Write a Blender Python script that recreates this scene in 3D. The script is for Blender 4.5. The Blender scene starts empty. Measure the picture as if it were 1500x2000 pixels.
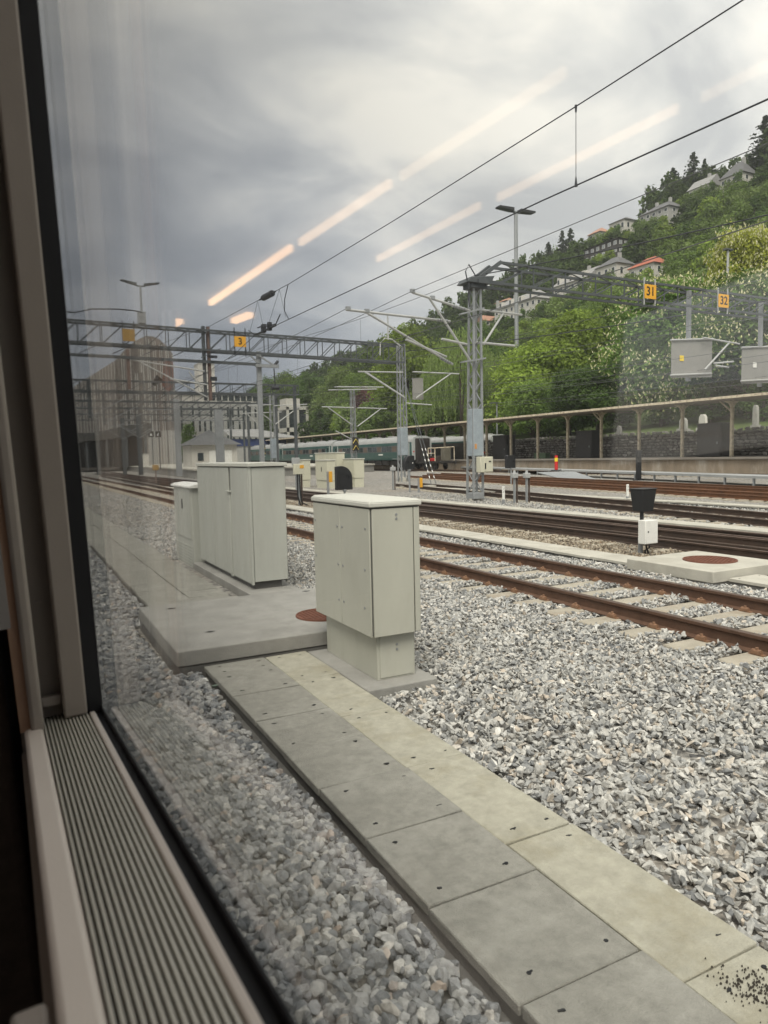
import bpy, bmesh, math, random
import numpy as np
from mathutils import Vector, Matrix

# ------------------------------------------------------------------ camera, sky, light
S = bpy.context.scene
R = math.radians
COL = S.collection
CAM = Vector((0.0, 0.0, 1.75))
cd = bpy.data.cameras.new('camera'); cam = bpy.data.objects.new('camera', cd); COL.objects.link(cam)
yaw, pitch, roll = R(27.29), R(-4.53), math.atan(0.022)
fw = Vector((math.sin(yaw)*math.cos(pitch), math.cos(yaw)*math.cos(pitch), math.sin(pitch)))
r0 = Vector((math.cos(yaw), -math.sin(yaw), 0)); u0 = r0.cross(fw)
rt = math.cos(roll)*r0 - math.sin(roll)*u0; up = math.cos(roll)*u0 + math.sin(roll)*r0
cam.matrix_world = Matrix(((rt.x, up.x, -fw.x, CAM.x), (rt.y, up.y, -fw.y, CAM.y), (rt.z, up.z, -fw.z, CAM.z), (0, 0, 0, 1)))
cd.sensor_fit = 'HORIZONTAL'; cd.sensor_width = 36.0; cd.lens = 36.0*1387/1500
cd.clip_start = 0.02; cd.clip_end = 6000
cd.dof.use_dof = True; cd.dof.focus_distance = 9.0; cd.dof.aperture_fstop = 9.5
S.camera = cam
S.view_settings.view_transform = 'Standard'; S.view_settings.look = 'None'
S.view_settings.gamma = 1.0; S.view_settings.use_curve_mapping = False
S.view_settings.exposure = 1.25
try:
    S.cycles.max_bounces = 8; S.cycles.transparent_max_bounces = 24; S.cycles.glossy_bounces = 4; S.cycles.diffuse_bounces = 3
except Exception: pass

W = bpy.data.worlds.new('World'); S.world = W; W.use_nodes = True
nt = W.node_tree; N = nt.nodes; Lk = nt.links; N.clear()
def nn(t, **k):
    n = N.new(t)
    for a, b in k.items(): setattr(n, a, b)
    return n
def wmath(op, a, b=None, c=None):
    n = nn('ShaderNodeMath', operation=op)
    for i, v in enumerate((a, b, c)):
        if v is None: continue
        if isinstance(v, (int, float)): n.inputs[i].default_value = v
        else: Lk.new(v, n.inputs[i])
    return n.outputs[0]
SKY_STRENGTH = 0.1
bg = nn('ShaderNodeBackground'); bg.inputs[1].default_value = SKY_STRENGTH
wo = nn('ShaderNodeOutputWorld'); Lk.new(bg.outputs[0], wo.inputs[0])
sky = nn('ShaderNodeTexSky', sky_type='NISHITA'); sky.sun_disc = False
sky.sun_elevation = R(54); sky.sun_rotation = R(212); sky.air_density = 1.0; sky.dust_density = 2.0
tc = nn('ShaderNodeTexCoord'); sx = nn('ShaderNodeSeparateXYZ'); Lk.new(tc.outputs['Generated'], sx.inputs[0])
zc = wmath('MAXIMUM', sx.outputs[2], 0.0)
den = wmath('ADD', zc, 0.22)
px = wmath('DIVIDE', sx.outputs[0], den); py = wmath('DIVIDE', sx.outputs[1], den)
cxy = nn('ShaderNodeCombineXYZ'); Lk.new(wmath('MULTIPLY', px, 1.0), cxy.inputs[0]); Lk.new(wmath('MULTIPLY', py, 1.35), cxy.inputs[1])
n1 = nn('ShaderNodeTexNoise'); n1.inputs['Scale'].default_value = 1.9; n1.inputs['Detail'].default_value = 7; n1.inputs['Roughness'].default_value = 0.55
n1.inputs['Distortion'].default_value = 0.5
Lk.new(cxy.outputs[0], n1.inputs['Vector'])
n2 = nn('ShaderNodeTexNoise'); n2.inputs['Scale'].default_value = 0.45; n2.inputs['Detail'].default_value = 2
Lk.new(cxy.outputs[0], n2.inputs['Vector'])
cl = wmath('ADD', wmath('MULTIPLY', n1.outputs[0], 0.68), wmath('MULTIPLY', n2.outputs[0], 0.32))
cr = nn('ShaderNodeValToRGB'); e = cr.color_ramp.elements
e[0].position = 0.41; e[0].color = (0.41, 0.425, 0.45, 1)
e[1].position = 0.59; e[1].color = (0.73, 0.722, 0.70, 1)
m = cr.color_ramp.elements.new(0.5); m.color = (0.55, 0.56, 0.57, 1)
Lk.new(cl, cr.inputs[0])
# the cloud deck is thinner (brighter) toward the hill on the +X side and overhead, thick and blue-grey low down the line
azf = wmath('MULTIPLY_ADD', wmath('MULTIPLY', sx.outputs[0], wmath('MAXIMUM', sx.outputs[0], wmath('MULTIPLY', sx.outputs[0], 0.7))), 1.0, 0.45)
elf = wmath('ADD', wmath('MULTIPLY_ADD', zc, 0.6, 0.15), wmath('MULTIPLY', wmath('MULTIPLY', zc, zc), 0.95))
br = wmath('MULTIPLY', wmath('ADD', azf, elf), 0.98)
br = wmath('MINIMUM', wmath('MAXIMUM', br, 0.42), 2.2)
mx = nn('ShaderNodeMix', data_type='RGBA', blend_type='MIX')
low = wmath('MINIMUM', wmath('MAXIMUM', wmath('MULTIPLY_ADD', br, 1.7, -0.98), 0.0), 1.0)
Lk.new(low, mx.inputs[0]); mx.inputs[6].default_value = (0.74, 0.81, 1.0, 1); mx.inputs[7].default_value = (1.03, 1.0, 0.955, 1)
tint = nn('ShaderNodeMix', data_type='RGBA', blend_type='MULTIPLY'); tint.inputs[0].default_value = 1
Lk.new(cr.outputs[0], tint.inputs[6]); Lk.new(mx.outputs[2], tint.inputs[7])
sc = nn('ShaderNodeVectorMath', operation='SCALE'); Lk.new(tint.outputs[2], sc.inputs[0]); Lk.new(wmath('MULTIPLY', br, 0.515/SKY_STRENGTH), sc.inputs['Scale'])
fin = nn('ShaderNodeMix', data_type='RGBA'); fin.inputs[0].default_value = 0.93
Lk.new(sky.outputs[0], fin.inputs[6]); Lk.new(sc.outputs[0], fin.inputs[7])
Lk.new(fin.outputs[2], bg.inputs[0])

sun_d = bpy.data.lights.new('sun', 'SUN'); sun_d.energy = 1.5; sun_d.angle = R(28); sun_d.color = (1.0, 0.95, 0.87)
sun = bpy.data.objects.new('sun', sun_d); COL.objects.link(sun)
sd = Vector((math.sin(R(212))*math.cos(R(54)), math.cos(R(212))*math.cos(R(54)), math.sin(R(54))))
sun.rotation_euler = sd.to_track_quat('Z', 'Y').to_euler()

# ------------------------------------------------------------------ materials
MATS = {}
def mat(name, col, rough=0.7, metal=0.0, var=0.15, scale=6.0, bump=0.0, bscale=None, dirt=None, dscale=1.5, damt=0.35, spec=0.4, stretch=None, obj_coord=True):
    """procedural surface: base colour with fine variation, optional dirt patches and relief"""
    if name in MATS: return MATS[name]
    M = bpy.data.materials.new(name); M.use_nodes = True; t = M.node_tree; n = t.nodes; l = t.links
    p = n['Principled BSDF']; p.inputs['Roughness'].default_value = rough; p.inputs['Metallic'].default_value = metal
    p.inputs['Specular IOR Level'].default_value = spec
    g = n.new('ShaderNodeNewGeometry'); vec = g.outputs['Position']
    if stretch:
        mp = n.new('ShaderNodeMapping'); mp.inputs['Scale'].default_value = stretch; l.new(vec, mp.inputs[0]); vec = mp.outputs[0]
    a = n.new('ShaderNodeTexNoise'); a.inputs['Scale'].default_value = scale; a.inputs['Detail'].default_value = 5; a.inputs['Roughness'].default_value = 0.65
    l.new(vec, a.inputs['Vector'])
    r = n.new('ShaderNodeMapRange'); r.inputs[1].default_value = 0.25; r.inputs[2].default_value = 0.75
    r.inputs[3].default_value = 1-var; r.inputs[4].default_value = 1+var; l.new(a.outputs[0], r.inputs[0])
    v = n.new('ShaderNodeVectorMath'); v.operation = 'SCALE'; v.inputs[0].default_value = col[:3]; l.new(r.outputs[0], v.inputs['Scale'])
    out = v.outputs[0]
    if dirt:
        d = n.new('ShaderNodeTexNoise'); d.inputs['Scale'].default_value = dscale; d.inputs['Detail'].default_value = 6; d.inputs['Roughness'].default_value = 0.7
        l.new(vec, d.inputs['Vector'])
        dr = n.new('ShaderNodeMapRange'); dr.inputs[1].default_value = 0.48; dr.inputs[2].default_value = 0.72; dr.inputs[3].default_value = 0; dr.inputs[4].default_value = damt
        l.new(d.outputs[0], dr.inputs[0])
        mxx = n.new('ShaderNodeMix'); mxx.data_type = 'RGBA'; l.new(dr.outputs[0], mxx.inputs[0]); l.new(out, mxx.inputs[6]); mxx.inputs[7].default_value = (*dirt[:3], 1)
        out = mxx.outputs[2]
    l.new(out, p.inputs['Base Color'])
    if bump:
        b = n.new('ShaderNodeTexNoise'); b.inputs['Scale'].default_value = bscale or scale*6; b.inputs['Detail'].default_value = 4; l.new(g.outputs['Position'], b.inputs['Vector'])
        bp = n.new('ShaderNodeBump'); bp.inputs['Strength'].default_value = bump; bp.inputs['Distance'].default_value = 0.01
        l.new(b.outputs[0], bp.inputs['Height']); l.new(bp.outputs[0], p.inputs['Normal'])
    MATS[name] = M; return M
def island_mat(name, stops, rough=0.85, transl=0.0, noise=0.0, nscale=0.3, hueshift=None, spec=0.3, fine=0.0, fscale=60):
    """colour picked at random for each loose piece (stone, leaf clump) of a mesh"""
    M = bpy.data.materials.new(name); M.use_nodes = True; t = M.node_tree; n = t.nodes; l = t.links
    p = n['Principled BSDF']; p.inputs['Roughness'].default_value = rough; p.inputs['Specular IOR Level'].default_value = spec
    g = n.new('ShaderNodeNewGeometry'); cr = n.new('ShaderNodeValToRGB'); cr.color_ramp.interpolation = 'LINEAR'
    e = cr.color_ramp.elements
    while len(e) > 1: e.remove(e[-1])
    e[0].position = stops[0][0]; e[0].color = (*stops[0][1], 1)
    for pos, c in stops[1:]:
        x = e.new(pos); x.color = (*c, 1)
    l.new(g.outputs['Random Per Island'], cr.inputs[0]); out = cr.outputs[0]
    if noise:
        oi = n.new('ShaderNodeObjectInfo')
        a = n.new('ShaderNodeTexNoise'); a.inputs['Scale'].default_value = nscale; a.inputs['Detail'].default_value = 2; l.new(g.outputs['Position'], a.inputs['Vector'])
        ad = n.new('ShaderNodeMath'); ad.operation = 'MULTIPLY_ADD'; l.new(oi.outputs['Random'], ad.inputs[0]); ad.inputs[1].default_value = 0.45; l.new(a.outputs[0], ad.inputs[2])
        r = n.new('ShaderNodeMapRange'); r.inputs[1].default_value = 0.3; r.inputs[2].default_value = 1.15; r.inputs[3].default_value = 1-noise; r.inputs[4].default_value = 1+noise
        l.new(ad.outputs[0], r.inputs[0])
        v = n.new('ShaderNodeVectorMath'); v.operation = 'SCALE'; l.new(out, v.inputs[0]); l.new(r.outputs[0], v.inputs['Scale']); out = v.outputs[0]
    if fine:
        a = n.new('ShaderNodeTexNoise'); a.inputs['Scale'].default_value = fscale; a.inputs['Detail'].default_value = 4; l.new(g.outputs['Position'], a.inputs['Vector'])
        r = n.new('ShaderNodeMapRange'); r.inputs[1].default_value = 0.3; r.inputs[2].default_value = 0.7; r.inputs[3].default_value = 1-fine; r.inputs[4].default_value = 1+fine; l.new(a.outputs[0], r.inputs[0])
        v = n.new('ShaderNodeVectorMath'); v.operation = 'SCALE'; l.new(out, v.inputs[0]); l.new(r.outputs[0], v.inputs['Scale']); out = v.outputs[0]
    l.new(out, p.inputs['Base Color'])
    if fine:
        bn = n.new('ShaderNodeTexNoise'); bn.inputs['Scale'].default_value = fscale*1.6; bn.inputs['Detail'].default_value = 5; l.new(g.outputs['Position'], bn.inputs['Vector'])
        bb = n.new('ShaderNodeBump'); bb.inputs['Strength'].default_value = 0.8; bb.inputs['Distance'].default_value = 0.25/fscale; l.new(bn.outputs[0], bb.inputs['Height']); l.new(bb.outputs[0], p.inputs['Normal'])
    if transl:
        tb = n.new('ShaderNodeBsdfTranslucent'); l.new(out, tb.inputs[0]); ms = n.new('ShaderNodeMixShader'); ms.inputs[0].default_value = transl
        l.new(p.outputs[0], ms.inputs[1]); l.new(tb.outputs[0], ms.inputs[2]); l.new(ms.outputs[0], n['Material Output'].inputs[0])
    MATS[name] = M; return M
def emit_mat(name, col, st):
    M = bpy.data.materials.new(name); M.use_nodes = True; n = M.node_tree.nodes; l = M.node_tree.links
    e = n.new('ShaderNodeEmission'); e.inputs[0].default_value = (*col, 1); e.inputs[1].default_value = st
    l.new(e.outputs[0], n['Material Output'].inputs[0]); MATS[name] = M; return M

CONC = mat('grey_concrete', (0.30, 0.295, 0.275), 0.9, var=0.16, scale=3.0, bump=0.5, bscale=90, dirt=(0.17, 0.165, 0.15), dscale=2.2, damt=0.5)
CONC_LID = mat('trough_lid_concrete', (0.265, 0.26, 0.232), 0.92, var=0.22, scale=16, bump=0.6, bscale=120, dirt=(0.38, 0.375, 0.34), dscale=2.6, damt=0.75)
CONC_YEL = mat('buff_concrete', (0.37, 0.358, 0.295), 0.92, var=0.2, scale=14, bump=0.5, bscale=110, dirt=(0.27, 0.245, 0.17), dscale=2.2, damt=0.8)
CONC_PALE = mat('pale_concrete', (0.46, 0.445, 0.39), 0.9, var=0.14, scale=2.0, bump=0.4, bscale=80, dirt=(0.27, 0.25, 0.21), dscale=1.3, damt=0.5)
CONC_DARK = mat('dark_concrete', (0.15, 0.147, 0.14), 0.9, var=0.2, scale=3.0, bump=0.5, bscale=70)  # plain darker concrete for channels, bases and coping
SLEEPER = mat('sleeper_concrete', (0.36, 0.33, 0.27), 0.9, var=0.18, scale=5, bump=0.4, bscale=90, dirt=(0.22, 0.15, 0.10), dscale=3.0, damt=0.5)
CAB = mat('pebble_grey_paint', (0.455, 0.455, 0.395), 0.5, var=0.07, scale=1.2, bump=0.04, bscale=200, dirt=(0.34, 0.33, 0.275), dscale=2.0, damt=0.3, stretch=(2.5, 2.5, 0.8), spec=0.4)
CABTOP = mat('pebble_grey_lid', (0.55, 0.55, 0.50), 0.6, var=0.07, scale=3, dirt=(0.42, 0.42, 0.36), dscale=3, damt=0.5)
CAB2M = mat('cool_grey_cabinet_paint', (0.45, 0.46, 0.42), 0.5, var=0.07, scale=1.2, dirt=(0.33, 0.33, 0.29), dscale=2.0, damt=0.35, stretch=(3, 3, 0.5))
CABFAR = mat('cream_cabinet_paint', (0.56, 0.55, 0.44), 0.55, var=0.07, scale=1.5, dirt=(0.40, 0.38, 0.29), dscale=1.5, damt=0.4, stretch=(3, 3, 0.4))
RUST = mat('rail_rust', (0.105, 0.058, 0.038), 0.75, var=0.3, scale=9, bump=0.3, bscale=60, dirt=(0.13, 0.078, 0.052), dscale=3, damt=0.6)
RUST_DK = mat('dark_rail_rust', (0.06, 0.04, 0.03), 0.7, var=0.3, scale=5, bump=0.3, bscale=60, dirt=(0.03, 0.028, 0.027), dscale=1.3, damt=0.6)
RUST_OR = mat('orange_rail_rust', (0.155, 0.072, 0.036), 0.8, var=0.3, scale=4, dirt=(0.08, 0.045, 0.03), dscale=1.5, damt=0.6)
RAILTOP = mat('worn_rail_top', (0.15, 0.105, 0.085), 0.42, metal=0.5, var=0.25, scale=5, dirt=(0.10, 0.06, 0.045), dscale=2, damt=0.6)
CLIP = mat('rusty_clip', (0.22, 0.125, 0.075), 0.7, var=0.3, scale=30)
MANH = mat('rusty_manhole_iron', (0.16, 0.065, 0.042), 0.8, var=0.3, scale=14, bump=0.3, bscale=60)
GALV = mat('galvanised_steel', (0.30, 0.315, 0.325), 0.55, metal=0.35, var=0.14, scale=4, dirt=(0.27, 0.28, 0.29), dscale=2.5, damt=0.4)
GALV_DK = mat('backlit_dark_steel', (0.095, 0.105, 0.112), 0.6, metal=0.3, var=0.15, scale=3)  # backlit darkness of the beams is put into this steel colour
GALV_LT = mat('bright_zinc_tube', (0.45, 0.46, 0.455), 0.45, metal=0.3, var=0.1, scale=4)
SHROUD = mat('zinc_sheet', (0.34, 0.39, 0.43), 0.5, metal=0.3, var=0.18, scale=2.5, dirt=(0.30, 0.34, 0.37), dscale=1.6, damt=0.6)
WIRE = mat('wire_black', (0.045, 0.048, 0.055), 0.6, metal=0.2, var=0.1)
WIRE_LT = mat('wire_bronze', (0.13, 0.135, 0.14), 0.6, metal=0.3, var=0.1)
BLACK = mat('matt_black_paint', (0.018, 0.019, 0.021), 0.5, var=0.2, scale=6)
RUBBER = mat('black_rubber', (0.008, 0.009, 0.012), 0.6, var=0.1)
WHITE = mat('white_paint', (0.74, 0.74, 0.71), 0.5, var=0.05, scale=3, dirt=(0.55, 0.54, 0.50), dscale=4, damt=0.3)
YELLOW = mat('sign_yellow', (0.72, 0.37, 0.035), 0.5, var=0.08, scale=3, dirt=(0.5, 0.26, 0.05), dscale=3, damt=0.4)
YELLOW_OLD = mat('faded_sign_yellow', (0.34, 0.21, 0.06), 0.6, var=0.12, scale=3)
BROWN_POST = mat('rust_brown_primer', (0.16, 0.11, 0.095), 0.7, var=0.15, scale=3)
GREEN = mat('coach_green', (0.014, 0.066, 0.06), 0.35, var=0.08, scale=0.8, dirt=(0.04, 0.085, 0.075), dscale=0.9, damt=0.45, spec=0.5)
GREEN_DK = mat('coach_dark_green', (0.016, 0.055, 0.05), 0.4, var=0.1, scale=0.8)
COACHROOF = mat('coach_roof_silver', (0.33, 0.335, 0.33), 0.45, metal=0.1, var=0.1, scale=0.8, dirt=(0.42, 0.42, 0.40), dscale=0.8, damt=0.5)
COACHGREY = mat('coach_end_grey', (0.36, 0.38, 0.37), 0.5, var=0.1, scale=1)
DKWIN = mat('dark_window_glass', (0.03, 0.04, 0.045), 0.12, var=0.3, scale=0.8, spec=0.8)
CURTAIN_W = mat('window_blind_tan', (0.11, 0.08, 0.065), 0.6, var=0.3, scale=2)
UNDER = mat('underframe_grime', (0.025, 0.023, 0.021), 0.8, var=0.3, scale=2)
RED = mat('signal_red', (0.55, 0.03, 0.03), 0.5, var=0.1)
ORANGE = mat('safety_orange', (0.75, 0.13, 0.05), 0.6, var=0.1)
PLATWALL = mat('platform_face_concrete', (0.27, 0.22, 0.165), 0.9, var=0.25, scale=0.8, bump=0.4, bscale=8, dirt=(0.50, 0.46, 0.40), dscale=0.55, damt=0.85, stretch=(1.6, 1.6, 0.5))
PLATTOP = mat('platform_asphalt', (0.22, 0.20, 0.175), 0.9, var=0.15, scale=1, bump=0.3)
CANOPY = mat('canopy_boards', (0.24, 0.20, 0.165), 0.85, var=0.2, scale=1.2, dirt=(0.36, 0.33, 0.28), dscale=0.8, damt=0.5, stretch=(0.4, 2, 2))
CANOPY_TOP = mat('canopy_felt', (0.25, 0.215, 0.19), 0.9, var=0.2, scale=1.0)
CANPOST = mat('flaking_cream_paint', (0.60, 0.53, 0.40), 0.75, var=0.18, scale=5, dirt=(0.17, 0.10, 0.06), dscale=3.0, damt=0.9)
KIOSK = mat('dark_grey_shed_paint', (0.075, 0.073, 0.072), 0.6, var=0.12, scale=1.5)
DOORGREY = mat('dark_door_panel', (0.055, 0.054, 0.055), 0.5, var=0.1)
PLASTER = mat('white_render', (0.52, 0.505, 0.465), 0.85, var=0.08, scale=0.6, dirt=(0.45, 0.43, 0.38), dscale=0.5, damt=0.4)
PLASTER_GR = mat('grey_render', (0.35, 0.35, 0.335), 0.85, var=0.08, scale=0.4)
TOWERCLAD = mat('tower_cladding', (0.20, 0.18, 0.165), 0.7, var=0.15, scale=0.25, dirt=(0.22, 0.17, 0.14), dscale=0.12, damt=0.5)
TOWERFIN = mat('tower_fin', (0.42, 0.41, 0.385), 0.6, var=0.12, scale=0.3)
TOWERDK = mat('tower_dark_cladding', (0.10, 0.085, 0.075), 0.6, var=0.15, scale=0.5)
TOWERRED = mat('tower_rust_panel', (0.16, 0.075, 0.06), 0.7, var=0.2, scale=0.5)
SLATE = mat('slate_roof', (0.12, 0.122, 0.125), 0.75, var=0.15, scale=1.5, bump=0.3, bscale=4)
SLATE_LT = mat('pale_slate_roof', (0.27, 0.27, 0.265), 0.75, var=0.15, scale=1.5)
TILE_RED = mat('red_clay_tiles', (0.36, 0.115, 0.07), 0.8, var=0.15, scale=2)
TILE_OR = mat('weathered_clay_tiles', (0.36, 0.20, 0.14), 0.8, var=0.15, scale=2)
TIMBER_DK = mat('dark_timber', (0.055, 0.052, 0.05), 0.8, var=0.2, scale=2)
BARK = mat('bark', (0.075, 0.06, 0.045), 0.95, var=0.3, scale=2.5, bump=0.5, bscale=12)
BLUE_AWN = mat('blue_fascia', (0.04, 0.06, 0.16), 0.6, var=0.1)
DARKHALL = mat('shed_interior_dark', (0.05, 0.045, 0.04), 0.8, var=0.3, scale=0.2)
SIGNAL_GREY = mat('light_grey_paint', (0.36, 0.37, 0.37), 0.5, var=0.08, scale=3)
GRASS = mat('grass_turf', (0.065, 0.095, 0.022), 0.95, var=0.35, scale=0.8, bump=0.6, bscale=6)
HILLSOIL = mat('hill_undergrowth', (0.06, 0.09, 0.024), 0.95, var=0.4, scale=0.2, bump=0.6, bscale=2)
TRIM = mat('train_trim_beige', (0.64, 0.58, 0.53), 0.55, var=0.03, scale=4, bump=0.05, bscale=400)
PILLAR = mat('train_pillar_beige', (0.27, 0.24, 0.215), 0.6, var=0.04, scale=4, bump=0.05, bscale=400)
TRIM_DK = mat('train_trim_taupe', (0.20, 0.175, 0.155), 0.6, var=0.05, scale=4)
TRIM_OR = mat('train_trim_brown', (0.30, 0.19, 0.13), 0.6, var=0.05, scale=4)
RIB = mat('aluminium_rib', (0.66, 0.64, 0.57), 0.4, metal=0.4, var=0.04, scale=8)
CARINT = mat('train_interior_grey', (0.075, 0.072, 0.07), 0.7, var=0.1, scale=2)
CARCEIL = mat('train_ceiling', (0.16, 0.155, 0.145), 0.6, var=0.05, scale=2)
CURT = mat('dark_curtain', (0.05, 0.046, 0.042), 0.95, var=0.1, scale=4)
HEM = mat('curtain_lining', (0.2, 0.19, 0.185), 0.9, var=0.05)
CABGAP = mat('cabinet_gap_shade', (0.10, 0.10, 0.09), 0.7, var=0.1)  # near-black body colour stands in for shade in the panel gaps
SEAT = mat('seat_fabric', (0.09, 0.075, 0.065), 0.95, var=0.2, scale=30)
MESHM = mat('screen_perforated_sheet', (0.33, 0.325, 0.31), 0.55, metal=0.2, var=0.1, scale=2)
STONE_W = mat('wall_mortar_shadow', (0.07, 0.066, 0.06), 0.95, var=0.3, scale=2, bump=0.5, bscale=9)

# foliage and stone
BALLAST = island_mat('ballast_stones', [(0.0, (0.15, 0.155, 0.16)), (0.13, (0.25, 0.255, 0.255)), (0.38, (0.37, 0.37, 0.355)), (0.62, (0.45, 0.445, 0.42)), (0.82, (0.52, 0.51, 0.48)), (0.93, (0.46, 0.40, 0.33)), (0.955, (0.66, 0.65, 0.61)), (1.0, (0.28, 0.295, 0.31))], rough=0.9, fine=0.28, fscale=45)
BALLAST_NEAR = island_mat('shade_tinted_ballast_stones', [(0.0, (0.12, 0.13, 0.14)), (0.25, (0.21, 0.22, 0.23)), (0.55, (0.31, 0.315, 0.315)), (0.85, (0.40, 0.40, 0.39)), (0.95, (0.50, 0.49, 0.46)), (0.975, (0.42, 0.34, 0.28)), (1.0, (0.26, 0.27, 0.28))], rough=0.9, fine=0.3, fscale=38)  # darker, bluer stone tones carry the shade of the strip beside the train
BALLAST_BR = island_mat('rusty_ballast_stones', [(0.0, (0.13, 0.11, 0.09)), (0.3, (0.26, 0.215, 0.16)), (0.6, (0.36, 0.315, 0.24)), (0.85, (0.45, 0.41, 0.34)), (1.0, (0.24, 0.17, 0.11))], rough=0.9, fine=0.25, fscale=45)
WALLSTONE = island_mat('wall_field_stones', [(0.0, (0.10, 0.095, 0.088)), (0.4, (0.17, 0.165, 0.155)), (0.75, (0.25, 0.235, 0.22)), (0.95, (0.36, 0.35, 0.33)), (1.0, (0.45, 0.44, 0.42))], rough=0.9, noise=0.45, nscale=1.6, fine=0.3, fscale=7)
def leafm(name, a, b, c, tr=0.45, noise=0.4, ns=0.22): return island_mat(name, [(0.0, a), (0.5, b), (1.0, c)], rough=0.75, transl=tr, noise=noise, nscale=ns)
LEAF_MID = leafm('leaf_mid_green', (0.118, 0.174, 0.043), (0.150, 0.221, 0.054), (0.192, 0.285, 0.070))
LEAF_BRIGHT = leafm('leaf_spring_green', (0.180, 0.248, 0.043), (0.232, 0.318, 0.054), (0.295, 0.407, 0.070))
LEAF_DARK = leafm('leaf_deep_green', (0.078, 0.130, 0.033), (0.100, 0.165, 0.043), (0.127, 0.212, 0.054))
LEAF_GREY = leafm('leaf_willow_green', (0.156, 0.212, 0.064), (0.199, 0.273, 0.083), (0.256, 0.348, 0.106))
LEAF_YEL = leafm('leaf_yellow_green', (0.311, 0.340, 0.055), (0.400, 0.436, 0.070), (0.513, 0.558, 0.090))
LEAF_CHEST = leafm('leaf_chestnut', (0.111, 0.184, 0.041), (0.142, 0.237, 0.053), (0.183, 0.301, 0.066))
LEAF_PURP = leafm('leaf_copper', (0.111, 0.055, 0.055), (0.142, 0.070, 0.070), (0.183, 0.090, 0.090))
NEEDLE = leafm('conifer_needles', (0.037, 0.057, 0.031), (0.051, 0.075, 0.040), (0.066, 0.094, 0.048), tr=0.1)
BLOSSOM = island_mat('chestnut_candles', [(0, (0.52, 0.51, 0.27)), (0.5, (0.70, 0.67, 0.47)), (1, (0.50, 0.53, 0.20))], rough=0.8, transl=0.2)

# ------------------------------------------------------------------ mesh helpers
class MB:
    def __init__(s): s.v = []; s.f = []; s.m = []
    def add(s, vs, fs, m=0):
        o = len(s.v); s.v += [tuple(x) for x in vs]
        for f in fs: s.f.append([i+o for i in f]); s.m.append(m)
        return s
    def box(s, x0, x1, y0, y1, z0, z1, m=0):
        if x0 > x1: x0, x1 = x1, x0
        if y0 > y1: y0, y1 = y1, y0
        if z0 > z1: z0, z1 = z1, z0
        return s.add([(x0,y0,z0),(x1,y0,z0),(x1,y1,z0),(x0,y1,z0),(x0,y0,z1),(x1,y0,z1),(x1,y1,z1),(x0,y1,z1)],
              [(0,3,2,1),(4,5,6,7),(0,1,5,4),(1,2,6,5),(2,3,7,6),(3,0,4,7)], m)
    def bar(s, p, q, w, h=None, m=0):
        p = Vector(p); q = Vector(q); h = h or w; d = (q-p)
        if d.length < 1e-6: return s
        d.normalize(); ref = Vector((0,0,1)) if abs(d.z) < 0.95 else Vector((0,1,0))
        a = d.cross(ref).normalized()*w/2; b = a.cross(d).normalized()*h/2
        vs = [p-a-b,p+a-b,p+a+b,p-a+b,q-a-b,q+a-b,q+a+b,q-a+b]
        return s.add(vs, [(0,3,2,1),(4,5,6,7),(0,1,5,4),(1,2,6,5),(2,3,7,6),(3,0,4,7)], m)
    def cyl(s, p, q, r, n=10, r1=None, m=0, cap=True):
        p = Vector(p); q = Vector(q); d = (q-p).normalized(); r1 = r if r1 is None else r1
        ref = Vector((0,0,1)) if abs(d.z) < 0.95 else Vector((1,0,0))
        a = d.cross(ref).normalized(); b = d.cross(a)
        vs = []
        for k in range(n):
            t = 2*math.pi*k/n; o = a*math.cos(t)+b*math.sin(t); vs += [p+o*r, q+o*r1]
        fs = [(2*k, 2*((k+1)%n), 2*((k+1)%n)+1, 2*k+1) for k in range(n)]
        if cap: fs += [tuple(2*k for k in range(n-1,-1,-1)), tuple(2*k+1 for k in range(n))]
        return s.add(vs, fs, m)
    def tube(s, pts, r, n=6, m=0):
        """one continuous tube along a list of points"""
        pts = [Vector(p) for p in pts]; rings = []; vs = []
        for i, p in enumerate(pts):
            d = (pts[min(i+1, len(pts)-1)]-pts[max(i-1, 0)]).normalized()
            ref = Vector((0,0,1)) if abs(d.z) < 0.9 else Vector((1,0,0))
            a = d.cross(ref).normalized(); b = d.cross(a); rr = r[i] if isinstance(r, (list, tuple)) else r
            for k in range(n):
                t = 2*math.pi*k/n; vs.append(p+(a*math.cos(t)+b*math.sin(t))*rr)
        fs = []
        for i in range(len(pts)-1):
            for k in range(n):
                fs.append((i*n+k, i*n+(k+1)%n, (i+1)*n+(k+1)%n, (i+1)*n+k))
        fs += [tuple(range(n-1,-1,-1)), tuple((len(pts)-1)*n+k for k in range(n))]
        return s.add(vs, fs, m)
    def prism(s, poly, lo, hi, axis='y', m=0):
        """extrude a 2D outline between lo and hi along an axis; outline is (x,z) for y, (y,z) for x, (x,y) for z"""
        mk = {'y': lambda a,b,c: (a,c,b), 'x': lambda a,b,c: (c,a,b), 'z': lambda a,b,c: (a,b,c)}[axis]
        n = len(poly); vs = [mk(a,b,lo) for a,b in poly]+[mk(a,b,hi) for a,b in poly]
        fs = [tuple(range(n-1,-1,-1)), tuple(range(n,2*n))]+[(i,(i+1)%n,(i+1)%n+n,i+n) for i in range(n)]
        return s.add(vs, fs, m)
    def frustum(s, a, b, za, zb, m=0):
        (x0,x1,y0,y1), (X0,X1,Y0,Y1) = a, b
        return s.add([(x0,y0,za),(x1,y0,za),(x1,y1,za),(x0,y1,za),(X0,Y0,zb),(X1,Y0,zb),(X1,Y1,zb),(X0,Y1,zb)],
              [(0,3,2,1),(4,5,6,7),(0,1,5,4),(1,2,6,5),(2,3,7,6),(3,0,4,7)], m)
ORG = {}
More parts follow.
